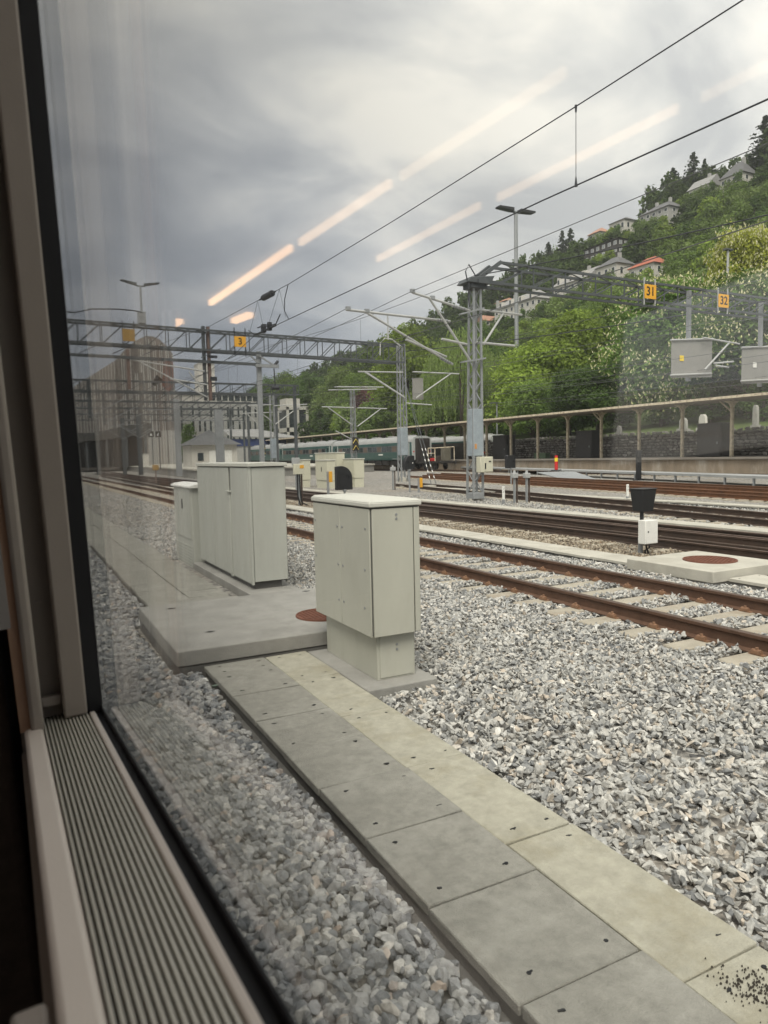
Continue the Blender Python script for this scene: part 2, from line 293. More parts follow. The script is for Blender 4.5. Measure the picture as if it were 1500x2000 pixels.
def link_mesh(name, me, mats, parent=None):
    for m in (mats if isinstance(mats, (list, tuple)) else [mats]): me.materials.append(m)
    o = bpy.data.objects.new(name, me); COL.objects.link(o)
    if parent is not None: o.parent = parent
    return o
def build(name, mb, mats, parent=None, bevel=0, smooth=True, label=None, org=None, seg=2):
    """links a mesh given in world coordinates (moved to its thing's base) as ONE object"""
    off = Vector(org) if org is not None else (ORG[parent.name] if parent is not None else Vector((0,0,0)))
    me = bpy.data.meshes.new(name)
    me.from_pydata([tuple(Vector(v)-off) for v in mb.v], [], mb.f)
    me.polygons.foreach_set('material_index', mb.m)
    bm = bmesh.new(); bm.from_mesh(me); bmesh.ops.recalc_face_normals(bm, faces=bm.faces); bm.to_mesh(me); bm.free()
    if smooth:
        me.polygons.foreach_set('use_smooth', [True]*len(me.polygons))
        try: me.set_sharp_from_angle(angle=0.65)
        except Exception: pass
    o = link_mesh(name, me, mats, parent); ORG[o.name] = off
    if org is not None and parent is None: o.location = off
    if bevel:
        b = o.modifiers.new('bevel', 'BEVEL'); b.width = bevel; b.segments = seg; b.limit_method = 'ANGLE'; b.angle_limit = 0.6
    if label: o['label'] = label
    return o
def tag(o, label, cat, group=None, kind=None):
    o['label'] = label; o['category'] = cat
    if group: o['group'] = group
    if kind: o['kind'] = kind
    return o
def thing(name, label, cat, loc, group=None):
    o = bpy.data.objects.new(name, None); COL.objects.link(o); o.location = loc; o.empty_display_size = 0.3
    ORG[o.name] = Vector(loc)
    return tag(o, label, cat, group)
def struct(name, mb, mats, **k):
    o = build(name, mb, mats, **k); o['kind'] = 'structure'; return o
def inst(name, src, parent, loc, rot=(0,0,0), sc=(1,1,1)):
    """an alike piece sharing the source's mesh"""
    o = src.copy(); o.name = name; COL.objects.link(o); o.parent = parent; o.location = loc; o.rotation_euler = rot; o.scale = sc
    return o
def dup(root, loc, rotz=0, label=None, sc=None):
    def cp(o, par):
        c = o.copy(); COL.objects.link(c)
        if par is not None: c.parent = par
        for ch in o.children: cp(ch, c)
        return c
    r = cp(root, None); r.location = loc; r.rotation_euler = (0,0,rotz)
    if sc: r.scale = sc
    if label: r['label'] = label
    return r
def np_mesh(name, verts, faces, k):
    """verts (n,3), faces (m,k) numpy -> mesh"""
    me = bpy.data.meshes.new(name); nv, nf = len(verts), len(faces)
    me.vertices.add(nv); me.vertices.foreach_set('co', np.asarray(verts, np.float32).ravel())
    me.loops.add(nf*k); me.loops.foreach_set('vertex_index', np.asarray(faces, np.int32).ravel())
    me.polygons.add(nf); me.polygons.foreach_set('loop_start', np.arange(0, nf*k, k, dtype=np.int32))
    try: me.polygons.foreach_set('loop_total', np.full(nf, k, np.int32))
    except Exception: pass
    me.update(calc_edges=True); me.polygons.foreach_set('use_smooth', np.zeros(nf, bool)); return me
def text_part(name, txt, parent, loc, size, rot, m, depth=0.004):
    c = bpy.data.curves.new(name, 'FONT'); c.body = txt; c.size = size; c.align_x = 'CENTER'; c.align_y = 'CENTER'; c.extrude = depth; c.offset = 0.012*size
    t = bpy.data.objects.new(name, c); COL.objects.link(t)
    bpy.context.view_layer.update()
    me = bpy.data.meshes.new_from_object(t.evaluated_get(bpy.context.evaluated_depsgraph_get()))
    bpy.data.objects.remove(t)
    o = bpy.data.objects.new(name, me); me.materials.clear(); me.materials.append(m); COL.objects.link(o)
    o.parent = parent; o.location = Vector(loc)-ORG[parent.name]; o.rotation_euler = rot; return o

# ------------------------------------------------------------------ ground
def ballast_ground_mat():
    M = bpy.data.materials.new('ballast_ground'); M.use_nodes = True; t = M.node_tree; n = t.nodes; l = t.links; p = n['Principled BSDF']
    p.inputs['Roughness'].default_value = 0.95
    g = n.new('ShaderNodeNewGeometry')
    v = n.new('ShaderNodeTexVoronoi'); v.inputs['Scale'].default_value = 17; l.new(g.outputs['Position'], v.inputs['Vector'])
    s = n.new('ShaderNodeSeparateColor'); l.new(v.outputs['Color'], s.inputs[0])
    cr = n.new('ShaderNodeValToRGB'); e = cr.color_ramp.elements
    e[0].position = 0; e[0].color = (0.10, 0.10, 0.10, 1); e[1].position = 1; e[1].color = (0.46, 0.44, 0.40, 1)
    x = e.new(0.5); x.color = (0.27, 0.26, 0.24, 1)
    l.new(s.outputs[0], cr.inputs[0])
    big = n.new('ShaderNodeTexNoise'); big.inputs['Scale'].default_value = 0.35; big.inputs['Detail'].default_value = 5; l.new(g.outputs['Position'], big.inputs['Vector'])
    mr = n.new('ShaderNodeMapRange'); mr.inputs[1].default_value = 0.45; mr.inputs[2].default_value = 0.7; mr.inputs[4].default_value = 0.45; l.new(big.outputs[0], mr.inputs[0])
    mx = n.new('ShaderNodeMix'); mx.data_type = 'RGBA'; l.new(mr.outputs[0], mx.inputs[0]); l.new(cr.outputs[0], mx.inputs[6]); mx.inputs[7].default_value = (0.24, 0.19, 0.14, 1)
    l.new(mx.outputs[2], p.inputs['Base Color'])
    bp = n.new('ShaderNodeBump'); bp.inputs['Strength'].default_value = 1.0; bp.inputs['Distance'].default_value = 0.04; bp.invert = True
    l.new(v.outputs['Distance'], bp.inputs['Height']); l.new(bp.outputs[0], p.inputs['Normal'])
    return M
GZ = -0.22
g = MB(); g.add([(-2500,-600,GZ),(2500,-600,GZ),(2500,3500,GZ),(-2500,3500,GZ)], [(0,1,2,3)])
struct('ground', g, ballast_ground_mat(), smooth=False)

# ------------------------------------------------------------------ tracks
def rail_mb(p, q, top=0.0, mtop=1):
    """flat-bottomed rail between two ground points, section swept along the line"""
    p = Vector((*p, 0)); q = Vector((*q, 0)); d = (q-p).normalized(); s = Vector((d.y, -d.x, 0))
    prof = [(-0.075,-0.172),(0.075,-0.172),(0.075,-0.160),(0.012,-0.142),(0.010,-0.050),(0.034,-0.036),(0.036,-0.006),(0.028,0.0),(-0.028,0.0),(-0.036,-0.006),(-0.034,-0.036),(-0.010,-0.050),(-0.012,-0.142),(-0.075,-0.160)]
    b = MB(); vs = []
    for pt in (p, q):
        for a, z in prof: vs.append(pt+s*a+Vector((0,0,z+top)))
    n = len(prof); fs = [(i,(i+1)%n,(i+1)%n+n,i+n) for i in range(n)]
    for i, f in enumerate(fs): b.add([vs[k] for k in f], [(0,1,2,3)], mtop if i in (6,7,8) else 0)
    return b
def sleeper_shape():
    b = MB(); b.frustum((-1.3,1.3,-0.145,0.145), (-1.27,1.27,-0.115,0.115), -0.36, -0.166); return b
def clip_shape():
    b = MB()
    b.box(-0.12,0.12,-0.075,0.075,-0.166,-0.155)
    for s in (-1, 1):
        b.box(s*0.085,s*0.125,-0.05,0.05,-0.156,-0.125); b.cyl((s*0.1,-0.045,-0.13),(s*0.1,0.045,-0.13),0.02,8); b.cyl((s*0.1,0,-0.14),(s*0.1,0,-0.095),0.016,6)
    return b
SLP = CLP = None
def track(label, rails, y0, y1, step, mats, clips=False, group=None, sleepers=True):
    global SLP, CLP
    (a0, a1), (b0, b1) = rails[0], rails[1]
    t = thing('railway_track', label, 'railway track', ((a0[0]+b0[0])/2, a0[1], 0), group)
    for p, q in rails: build('rail', rail_mb(p, q), mats, t)
    if not sleepers: return t
    d = (Vector(a1)-Vector(a0)).normalized(); ang = math.atan2(-d.x, d.y)
    if SLP is None:
        SLP = build('sleeper', sleeper_shape(), SLEEPER, bevel=0.012, seg=1)
        CLP = build('rail_clip', clip_shape(), CLIP)
    n = int((y1-y0)/step)
    for k in range(n):
        y = y0+k*step; xa = a0[0]+(a1[0]-a0[0])*(y-a0[1])/(a1[1]-a0[1]); xb = b0[0]+(b1[0]-b0[0])*(y-b0[1])/(b1[1]-b0[1])
        loc = Vector(((xa+xb)/2, y, 0))-ORG[t.name]
        s = inst('sleeper', SLP, t, loc, (0,0,ang))
        if clips and y < 26:
            for xx in (xa, xb): inst('rail_clip', CLP, s, ((xx-(xa+xb)/2), 0, 0))
    return t
T1 = [((6.1,1.0),(6.1,160)), ((7.6,1.0),(7.6,160))]
track('nearest railway track with brown rails on concrete sleepers and copper coloured clips', T1, 2.36, 75, 0.6, [RUST, RAILTOP], clips=True)
T2 = [((11.2,4),(11.0,120)), ((12.62,4),(12.0,120)), ((13.45,4),(13.35,120))]
track('dark three-railed track just beyond the pale cable trough behind the signal lamp', T2, 5, 50, 0.65, [RUST_DK, RAILTOP])
for x, lab in ((12.0,'thin guard rail'),): pass
gr = rail_mb((11.75,4),(11.6,60), -0.03); build('guard_rail', gr, [RUST_DK, RUST_DK], bpy.data.objects['railway_track.001'])
gr = rail_mb((12.98,4),(12.7,60), -0.02); build('guard_rail', gr, [RUST_DK, RAILTOP], bpy.data.objects['railway_track.001'])
T3 = [((14.95,4),(21.0,39),), ((16.5,4),(22.6,39))]
track('brown track that passes behind the lattice mast foot', T3, 5, 39, 0.65, [RUST_DK, RAILTOP])
T4 = [((21.9,4),(30.2,54)), ((23.45,4),(31.75,54))]
track('rust brown track beside the pale strip of ballast edging', T4, 6, 54, 0.65, [RUST_OR, RUST])
T5 = [((25.6,4),(34.6,58)), ((27.15,4),(36.15,58))]
track('orange rusted track along the near side of the raised grey walkway', T5, 10, 58, 0.65, [RUST_OR, RUST])
T6 = [((42.6,10),(42.6,170)), ((44.1,10),(44.1,170))]
track('dark track at the foot of the canopied platform, under the green coaches', T6, 14, 74, 0.7, [RUST_DK, RUST_OR])
T7 = [((10.2,48),(14.0,150)), ((11.7,48),(15.5,150))]
track('dark track running along the pale platform beyond the tall cabinets', T7, 48, 60, 0.7, [RUST_DK, RUST])
T8 = [((8.6,44),(9.9,100)), ((9.55,44),(11.3,100))]
track('track curving past the low louvred cabinet towards the platform', T8, 44, 58, 0.7, [RUST_DK, RUST])

# ------------------------------------------------------------------ cable troughs
def lids(parent, x0, x1, ys, z, thick, m, holes=True, seed=1, label=None):
    rng = random.Random(seed)
    for a, b in zip(ys[:-1], ys[1:]):
        mb = MB(); dz = rng.uniform(-0.005,0.005); dx = rng.uniform(-0.006,0.006); t = rng.uniform(-0.004,0.004)
        y0, y1 = min(a,b)+0.004, max(a,b)-0.004
        mb.add([(x0+dx,y0,z-thick),(x1+dx,y0,z-thick),(x1+dx,y1,z-thick),(x0+dx,y1,z-thick),(x0+dx,y0,z+dz),(x1+dx,y0,z+dz+t),(x1+dx,y1,z+dz+t),(x0+dx,y1,z+dz)],
               [(0,3,2,1),(4,5,6,7),(0,1,5,4),(1,2,6,5),(2,3,7,6),(3,0,4,7)])
        o = build('trough_lid', mb, m, parent, bevel=0.005, seg=1)
        if holes:
            hb = MB(); ins = 0.09
            for hx, hy in ((x0+ins+0.02,y0+ins),(x1-ins,y0+ins),(x0+ins+0.02,y1-ins),(x1-ins,y1-ins)):
                hx += rng.uniform(-0.012,0.012); hy += rng.uniform(-0.012,0.012); r = rng.uniform(0.005,0.011)
                if rng.random() < 0.2: continue
                hb.cyl((hx,hy,z+dz-0.01),(hx,hy,z+dz+0.003),r,6); hb.bar((hx-rng.uniform(.006,.02),hy-rng.uniform(-.006,.006),z+dz+0.002),(hx+rng.uniform(.006,.018),hy+rng.uniform(-.006,.006),z+dz+0.002),rng.uniform(.004,.009),0.004)
            build('lifting_slot', hb, BLACK, o)
    return parent
ys1 = [0.02+0.594*k for k in range(1, 11)]          # grey lids, near run
t = thing('cable_trough', 'grey lidded concrete cable trough in the foreground running up to the raised slab', 'cable trough', (1.69,3.2,-0.22))
b = MB(); b.box(1.42,1.50,0.1,6.3,-0.40,-0.150); b.box(1.90,1.95,0.1,6.3,-0.40,-0.150); b.box(1.5,1.9,0.1,6.3,-0.40,-0.37)
build('trough_channel', b, CONC_DARK, t)
b = MB(); b.box(1.375,1.44,0.1,6.3,-0.40,-0.215); build('trough_footing', b, CONC_DARK, t)
lids(t, 1.405, 1.965, ys1+[6.32], -0.10, 0.045, CONC_LID, seed=4)
t = thing('cable_trough', 'buff coloured slab row laid along the far side of the grey trough lids', 'cable trough', (2.18,3.2,-0.22))
b = MB(); b.box(1.975,2.36,0.1,6.3,-0.40,-0.165); build('trough_channel', b, CONC_DARK, t)
lids(t, 1.972, 2.375, [0.6,1.62,2.63,3.59,4.55,5.5,6.32], -0.105, 0.055, CONC_YEL, seed=9)
t = thing('cable_trough', 'grey lidded trough continuing left beyond the raised slab towards the window frame', 'cable trough', (1.7,20,-0.22))
b = MB(); b.box(1.43,1.93,8.62,60,-0.40,-0.155); build('trough_channel', b, CONC_DARK, t)
lids(t, 1.41, 1.965, [8.64+0.6*k for k in range(60)], -0.10, 0.045, CONC_LID, holes=False, seed=5)
t = thing('cable_trough', 'second trough run at the foot of the tall cabinet with narrow lids', 'cable trough', (2.25,20,-0.22))
b = MB(); b.box(2.0,2.48,8.62,60,-0.40,-0.165); build('trough_channel', b, CONC_DARK, t)
lids(t, 1.985, 2.50, [8.64+0.5*k for k in range(70)], -0.105, 0.05, CONC_LID, holes=False, seed=6)
# raised slab with manhole
t = thing('concrete_slab', 'thick raised concrete slab with a rusty manhole beside the small cabinet', 'slab', (2.3,7.5,-0.2))
b = MB(); b.box(1.18,3.40,6.36,8.59,-0.095,0.05); build('slab', b, CONC, t, bevel=0.012)
b = MB(); b.box(1.19,3.39,6.37,8.58,-0.40,-0.098); build('slab_base', b, CONC_DARK, t)
b = MB()
for x, y in ((1.62,6.95),(1.5,8.3),(3.2,8.42)): b.cyl((x,y,0.045),(x,y,0.053),0.03,8); b.bar((x-0.05,y,0.052),(x+0.05,y,0.052),0.012,0.004)
build('lifting_eye', b, BLACK, t)
def manhole(parent, x, y, z, r):
    b = MB(); b.cyl((x,y,z-0.02),(x,y,z+0.008),r,32)
    mh = build('manhole_cover', b, MANH, parent)
    b = MB()
    for i in range(-6,7):
        for j in range(-6,7):
            u, v = i*r/6.6, j*r/6.6+(r/13 if i % 2 else 0)
            if u*u+v*v < (r*0.9)**2: b.box(x+u-r*0.055,x+u+r*0.055,y+v-r*0.055,y+v+r*0.055,z+0.007,z+0.016)
    for k in range(24):
        a, c = 2*math.pi*k/24, 2*math.pi*(k+1)/24
        b.bar((x+r*0.97*math.cos(a),y+r*0.97*math.sin(a),z+0.01),(x+r*0.97*math.cos(c),y+r*0.97*math.sin(c),z+0.01),r*0.05,0.014)
    o = build('tread_studs', b, MANH, mh); o['kind'] = 'stuff'
manhole(t, 2.86, 7.02, 0.05, 0.30)
# trough and slab on the far side of the near track
t = thing('cable_trough', 'pale cable trough between the nearest track and the dark tracks', 'cable trough', (9.2,12,-0.22))
b = MB(); b.box(8.92,9.52,8.36,70,-0.40,-0.16); build('trough_channel', b, CONC_DARK, t)
lids(t, 8.90, 9.55, [8.38+1.0*k for k in range(45)], -0.10, 0.05, CONC_PALE, holes=False, seed=12)
b = MB()
for k in range(40):
    y = 8.8+0.5*k; b.box(8.895,8.93,y,y+0.2,-0.158,-0.142)
o = build('drain_slot', b, BLACK, t); o['kind'] = 'stuff'
t = thing('concrete_slab', 'pale concrete slab with a round rust red manhole under the trapezoid signal lamp', 'slab', (9.5,7.5,-0.2))
b = MB(); b.box(8.72,10.36,6.74,8.35,-0.17,0.0); build('slab', b, CONC_PALE, t, bevel=0.012)
b = MB(); b.box(8.735,10.345,6.755,8.335,-0.40,-0.172); build('slab_base', b, CONC_DARK, t)
manhole(t, 9.62, 7.5, 0.0, 0.40)
t = thing('cable_trough', 'pale cable trough at the right edge leading away from the round manhole slab', 'cable trough', (9.4,5,-0.22))
b = MB(); b.box(9.02,9.6,2.0,6.72,-0.40,-0.17); build('trough_channel', b, CONC_DARK, t)
lids(t, 9.0, 9.62, [6.70-1.0*k for k in range(5)], -0.11, 0.05, CONC_PALE, seed=13)
t = thing('cable_trough', 'long pale trough strip between the dark tracks and the lattice mast', 'cable trough', (14.9,20,-0.22))
b = MB(); b.box(14.6,15.2,5,90,-0.40,-0.16); build('trough_channel', b, CONC_DARK, t)
lids(t, 14.58, 15.22, [5+1.0*k for k in range(60)], -0.10, 0.05, CONC_PALE, holes=False, seed=14)
t = thing('cable_trough', 'white edging strip between the brown and the rust brown tracks', 'cable trough', (21.2,20,-0.22))
a = [(20.7+0.0*k, 6+k*1.0) for k in range(32)]
b = MB(); b.box(20.75,21.25,6,38,-0.40,-0.16); build('trough_channel', b, CONC_DARK, t)
lids(t, 20.72, 21.28, [6+1.0*k for k in range(33)], -0.10, 0.05, CONC_PALE, holes=False, seed=15)

# ------------------------------------------------------------------ loose ballast
def hull_stone(rng, n, dims=((.85,1.25),(.5,.8),(.3,.62))):
    bm = bmesh.new()
    for _ in range(n):
        v = Vector((rng.gauss(0,1), rng.gauss(0,1), rng.gauss(0,1))).normalized()
        bm.verts.new((v.x*rng.uniform(*dims[0]), v.y*rng.uniform(*dims[1]), v.z*rng.uniform(*dims[2])))
    r = bmesh.ops.convex_hull(bm, input=bm.verts)
    for v in [v for v in bm.verts if not v.link_faces]: bm.verts.remove(v)
    bmesh.ops.triangulate(bm, faces=bm.faces)
    bm.verts.index_update(); V = np.array([v.co[:] for v in bm.verts]); F = np.array([[v.index for v in f.verts] for f in bm.faces]); bm.free(); return V, F
def stones_mesh(name, pts, size, m, seed, nv, label, cat, dims=((.85,1.25),(.5,.8),(.3,.62))):
    rr = random.Random(seed); rng = np.random.default_rng(seed)
    shapes = [hull_stone(rr, nv, dims) for _ in range(24)]
    which = rng.integers(0, 24, len(pts)); VV = []; FF = []; off = 0
    for k, (V, F) in enumerate(shapes):
        P = pts[which == k]; s = size[which == k]; n = len(P)
        if not n: continue
        q = rng.normal(size=(n,4)); q[:, 1:3] *= 0.45; q /= np.linalg.norm(q, axis=1, keepdims=True)
        w, x, y, z = q.T
        M = np.stack([1-2*(y*y+z*z),2*(x*y-z*w),2*(x*z+y*w),2*(x*y+z*w),1-2*(x*x+z*z),2*(y*z-x*w),2*(x*z-y*w),2*(y*z+x*w),1-2*(x*x+y*y)],1).reshape(n,3,3)
        an = rng.uniform(0.75,1.25,(n,1,3))
        X = np.einsum('nij,nvj->nvi', M, V[None]*an*s[:,None,None])+P[:,None,:]
        FF.append((F[None]+(np.arange(n)*len(V))[:,None,None]).reshape(-1,3)+off); VV.append(X.reshape(-1,3)); off += n*len(V)
    me = np_mesh(name, np.concatenate(VV), np.concatenate(FF), 3)
    o = link_mesh(name, me, m); tag(o, label, cat, kind='stuff'); return o
def scatter(rng, x0, x1, y0, y1, dens):
    n = int((x1-x0)*(y1-y0)*dens); p = np.empty((n,3)); p[:,0] = rng.uniform(x0,x1,n); p[:,1] = rng.uniform(y0,y1,n); p[:,2] = 0; return p
AV = [(1.36,2.40,0,6.34),(1.12,3.46,6.30,8.64),(1.38,2.53,8.6,60),(2.38,3.08,4.95,6.4),(2.5,3.4,9.4,14.2),(8.86,9.58,2,90),(8.68,10.4,6.7,8.4),(14.56,15.24,5,90)]
def keep(p, extra=True):
    k = np.ones(len(p), bool)
    for x0,x1,y0,y1 in AV: k &= ~((p[:,0]>x0)&(p[:,0]<x1)&(p[:,1]>y0)&(p[:,1]<y1))
    for xr in (6.1,7.6): k &= np.abs(p[:,0]-xr) > 0.10
    for (a,b) in T2+T3:
        xx = a[0]+(b[0]-a[0])*(p[:,1]-a[1])/(b[1]-a[1]); k &= np.abs(p[:,0]-xx) > 0.09
    f = ((p[:,1]-2.36+0.3) % 0.6)-0.3; sl = (np.abs(p[:,0]-6.85) < 1.30) & (np.abs(f) < 0.15); k &= ~sl
    az = np.degrees(np.arctan2(p[:,0]-1.5, p[:,1]+0.5)); k &= az < 66
    return p[k]
rng = np.random.default_rng(7)
p = keep(np.concatenate([scatter(rng,0.30,1.40,0.3,9,1450), scatter(rng,0.3,1.45,9,22,450)]))
p[:,2] = GZ+0.03+0.02*np.sin(p[:,0]*3.1+1)*np.sin(p[:,1]*1.7)+rng.uniform(-0.012,0.03,len(p))
stones_mesh('ballast', p, rng.uniform(0.017,0.039,len(p))*np.where(rng.random(len(p))<0.08,1.25,1), BALLAST_NEAR, 8, 24, 'shade tinted blue grey blocky ballast stones between the train window and the foreground trough', 'ballast', ((.9,1.15),(.68,.92),(.5,.78)))
p = keep(np.concatenate([scatter(rng,2.4,8.95,1.2,11,1000), scatter(rng,2.4,5.6,11,22,520)]))
nz = 0.02*np.sin(p[:,0]*2.1+1)*np.sin(p[:,1]*1.7)+0.012*np.sin(p[:,0]*5.3)*np.cos(p[:,1]*4.1)
bank = np.where((p[:,0]>5.55)&(p[:,0]<8.15), 0.016, 0.0)
p[:,2] = GZ+0.03+nz+bank+rng.uniform(-0.012,0.028,len(p))
sz = rng.uniform(0.018,0.041,len(p))*np.where(rng.random(len(p))<0.06,1.4,1)
stones_mesh('ballast', p, sz, BALLAST, 3, 10, 'grey crushed stone ballast covering the ground around the nearest track and troughs', 'ballast')
p = keep(np.concatenate([scatter(rng,5.6,8.95,11,24,520), scatter(rng,15.1,22,8,30,110), scatter(rng,2.6,8.8,22,44,70)]))
p[:,2] = GZ+0.02+rng.uniform(-0.01,0.025,len(p))
stones_mesh('ballast', p, rng.uniform(0.03,0.055,len(p)), BALLAST, 5, 7, 'paler far ballast spread between the tracks further out', 'ballast')
p = keep(np.concatenate([scatter(rng,9.5,14.6,6,16,420), scatter(rng,9.5,14.6,16,32,170)]))
p[:,2] = GZ+0.025+rng.uniform(-0.01,0.03,len(p))
stones_mesh('ballast', p, rng.uniform(0.028,0.05,len(p)), BALLAST_BR, 6, 7, 'rust stained brownish ballast under the dark tracks', 'ballast')
# two pale pebbles and a green scrap by the trough end
for lab, loc, m, s in (('crumpled pale paper scrap on the ballast by the slab corner',(1.33,6.05,-0.14),WHITE,0.05),('greenish plastic scrap lying next to the trough corner',(1.37,5.85,-0.15),mat('pale_green_plastic',(0.34,0.44,0.36),0.5),0.055)):
    V, F = hull_stone(random.Random(int(s*1000)), 9); b = MB(); b.add([(loc[0]+v[0]*s, loc[1]+v[1]*s, loc[2]+v[2]*s*0.7) for v in V], [list(f) for f in F])
    tag(build('litter', b, m, org=loc, smooth=False), lab, 'litter')

b = MB(); rc = random.Random(31)
for k in range(340):
    c_ = rc.choice(((2.17,1.42),(2.22,1.34),(2.12,1.5),(2.2,1.47))); x = c_[0]+rc.gauss(0,0.045); y = c_[1]+rc.gauss(0,0.05); s = rc.uniform(0.001,0.0042)
    if not 2.0 < x < 2.36: continue
    b.frustum((x-s,x+s,y-s*.8,y+s*.8),(x-s*.4,x+s*.5,y-s*.3,y+s*.4),-0.104,-0.10+s*0.7)
tag(build('soil_crumbs', b, mat('dark_soil',(0.05,0.043,0.035),0.95), smooth=False), 'dark soil crumbs spilled on the last buff slab at the bottom right corner', 'soil', kind='stuff')
# ------------------------------------------------------------------ trackside cabinets
def screws(parent, pts, nrm, m=GALV, r=0.011):
    for p in pts:
        b = MB(); p = Vector(p); b.cyl(p-Vector(nrm)*0.002, p+Vector(nrm)*0.006, r, 8); build('screw', b, m, parent)
# small cabinet in front
t = thing('trackside_cabinet', 'pebble grey cabinet on a narrower plinth in the centre foreground', 'cabinet', (2.73,5.7,-0.12))
b = MB(); b.box(2.40,3.05,4.99,6.33,-0.36,-0.115); build('base_slab', b, CONC, t, bevel=0.012)
b = MB(); b.box(2.575,2.935,5.175,6.25,-0.116,0.32); build('plinth', b, CAB, t, bevel=0.004)
b = MB(); b.box(2.60,2.915,5.168,5.18,-0.10,0.31); pl = build('plinth_cover', b, CAB, t, bevel=0.003)
screws(pl, [(2.76,5.168,0.17),(2.76,5.168,0.13)], (0,-1,0))
b = MB(); b.box(2.505,2.955,5.105,6.315,0.285,1.336); build('body', b, CABGAP, t, bevel=0.004)
b = MB(); b.box(2.956,2.966,5.11,6.31,0.275,1.326); build('side_panel', b, CAB, t, bevel=0.004)
b = MB(); b.box(2.51,2.95,6.316,6.324,0.275,1.326); build('end_panel', b, CAB, t, bevel=0.004)
b = MB(); b.box(2.518,2.896,5.095,5.11,0.272,1.322); fp = build('end_panel', b, CAB, t, bevel=0.004)
screws(fp, [(2.74,5.097,1.27),(2.74,5.097,1.235)], (0,-1,0))
b = MB(); b.box(2.906,2.957,5.096,5.11,0.278,1.322); build('corner_strip', b, CAB, t, bevel=0.004)
b = MB(); b.box(2.496,2.51,5.108,5.692,0.272,1.322); pa = build('side_panel', b, CAB, t, bevel=0.004)
screws(pa, [(2.497,5.18,1.16),(2.497,5.20,0.82),(2.497,5.22,0.50),(2.497,5.64,1.14),(2.497,5.64,0.80),(2.497,5.64,0.48)], (-1,0,0))
b = MB(); b.box(2.496,2.51,5.698,6.31,0.272,1.322); pb = build('side_panel', b, CAB, t, bevel=0.004)
screws(pb, [(2.497,5.745,1.14),(2.497,5.745,0.80),(2.497,5.745,0.48),(2.497,6.26,1.16),(2.497,6.26,0.82)], (-1,0,0))
b = MB(); b.box(2.485,2.975,5.08,6.335,1.337,1.375); b.frustum((2.485,2.975,5.08,6.335),(2.51,2.95,5.11,6.305),1.375,1.392); build('lid', b, CABTOP, t, bevel=0.008)
# tall three-door cabinet
t = thing('trackside_cabinet', 'tall wide grey three-door cabinet with a flat lid, left of the centre one', 'cabinet', (3.1,11.2,-0.1))
b = MB(); b.box(2.75,3.5,9.3,12.9,-0.36,-0.10); build('base_slab', b, CONC, t, bevel=0.01)
b = MB(); b.box(2.93,3.33,9.72,12.75,-0.101,0.02); build('plinth', b, CONC_DARK, t)
b = MB(); b.box(2.885,3.40,9.66,12.82,0.0,1.635); build('body', b, CABGAP, t, bevel=0.006)
b = MB(); b.box(2.912,3.398,9.648,9.665,0.012,1.622)
build('side_panel', MB().box(3.401,3.412,9.67,12.81,0.01,1.62), CAB2M, t, bevel=0.004); build('end_panel', MB().box(2.89,3.395,12.821,12.83,0.01,1.62), CAB2M, t, bevel=0.004); build('end_panel', b, CAB2M, t, bevel=0.004)
b = MB(); b.box(2.872,2.905,9.645,9.70,-0.03,1.635); build('corner_strip', b, CAB2M, t, bevel=0.004)
for y0, y1 in ((9.715,10.615),(10.725,11.70),(11.73,12.81)):
    b = MB(); b.box(2.870,2.888,y0,y1,-0.02,1.622); d = build('door', b, CAB2M, t, bevel=0.005)
    if y0 == 9.71: screws(d, [(2.873,9.78,1.5),(2.873,9.78,0.1)], (-1,0,0))
b = MB(); b.box(2.855,2.888,10.63,10.70,-0.04,1.25); build('lock_rail', b, CAB2M, t, bevel=0.006)
b = MB(); b.box(2.83,2.885,10.60,10.80,1.25,1.275); b.box(2.862,2.875,10.72,10.78,1.13,1.25); build('handle', b, CAB2M, t, bevel=0.004)
b = MB(); b.prism([(2.855,1.637),(3.43,1.637),(3.43,1.685),(3.14,1.70),(2.855,1.69)], 9.62, 12.86, 'y'); build('lid', b, CABTOP, t, bevel=0.008)
# low louvred cabinet behind it
t = thing('trackside_cabinet', 'low louvred grey cabinet with a curved white lid against the three-door one', 'cabinet', (2.68,12.6,-0.1))
b = MB(); b.box(2.785,3.2,12.95,14.55,-0.32,1.24); build('body', b, CAB2M, t, bevel=0.008)
b = MB(); b.box(2.770,2.788,13.02,14.48,0.30,1.23); build('door', b, CAB2M, t, bevel=0.005)
b = MB(); b.prism([(13.66,0.84),(13.78,0.84),(13.75,1.02),(13.69,1.02)], 2.760, 2.774, 'x'); build('lock_plate', b, BLACK, t)
b = MB()
for i in range(8):
    for j in range(8): b.box(2.774,2.788,13.08+j*0.18,13.20+j*0.18,-0.24+i*0.055,-0.215+i*0.055)
o = build('louvre', b, CAB2M, t); o['kind'] = 'stuff'
b = MB(); b.prism([(2.74,1.24),(3.24,1.24),(3.24,1.30),(3.0,1.325),(2.82,1.305),(2.74,1.275)], 12.89, 14.62, 'y'); build('lid', b, WHITE, t, bevel=0.006)
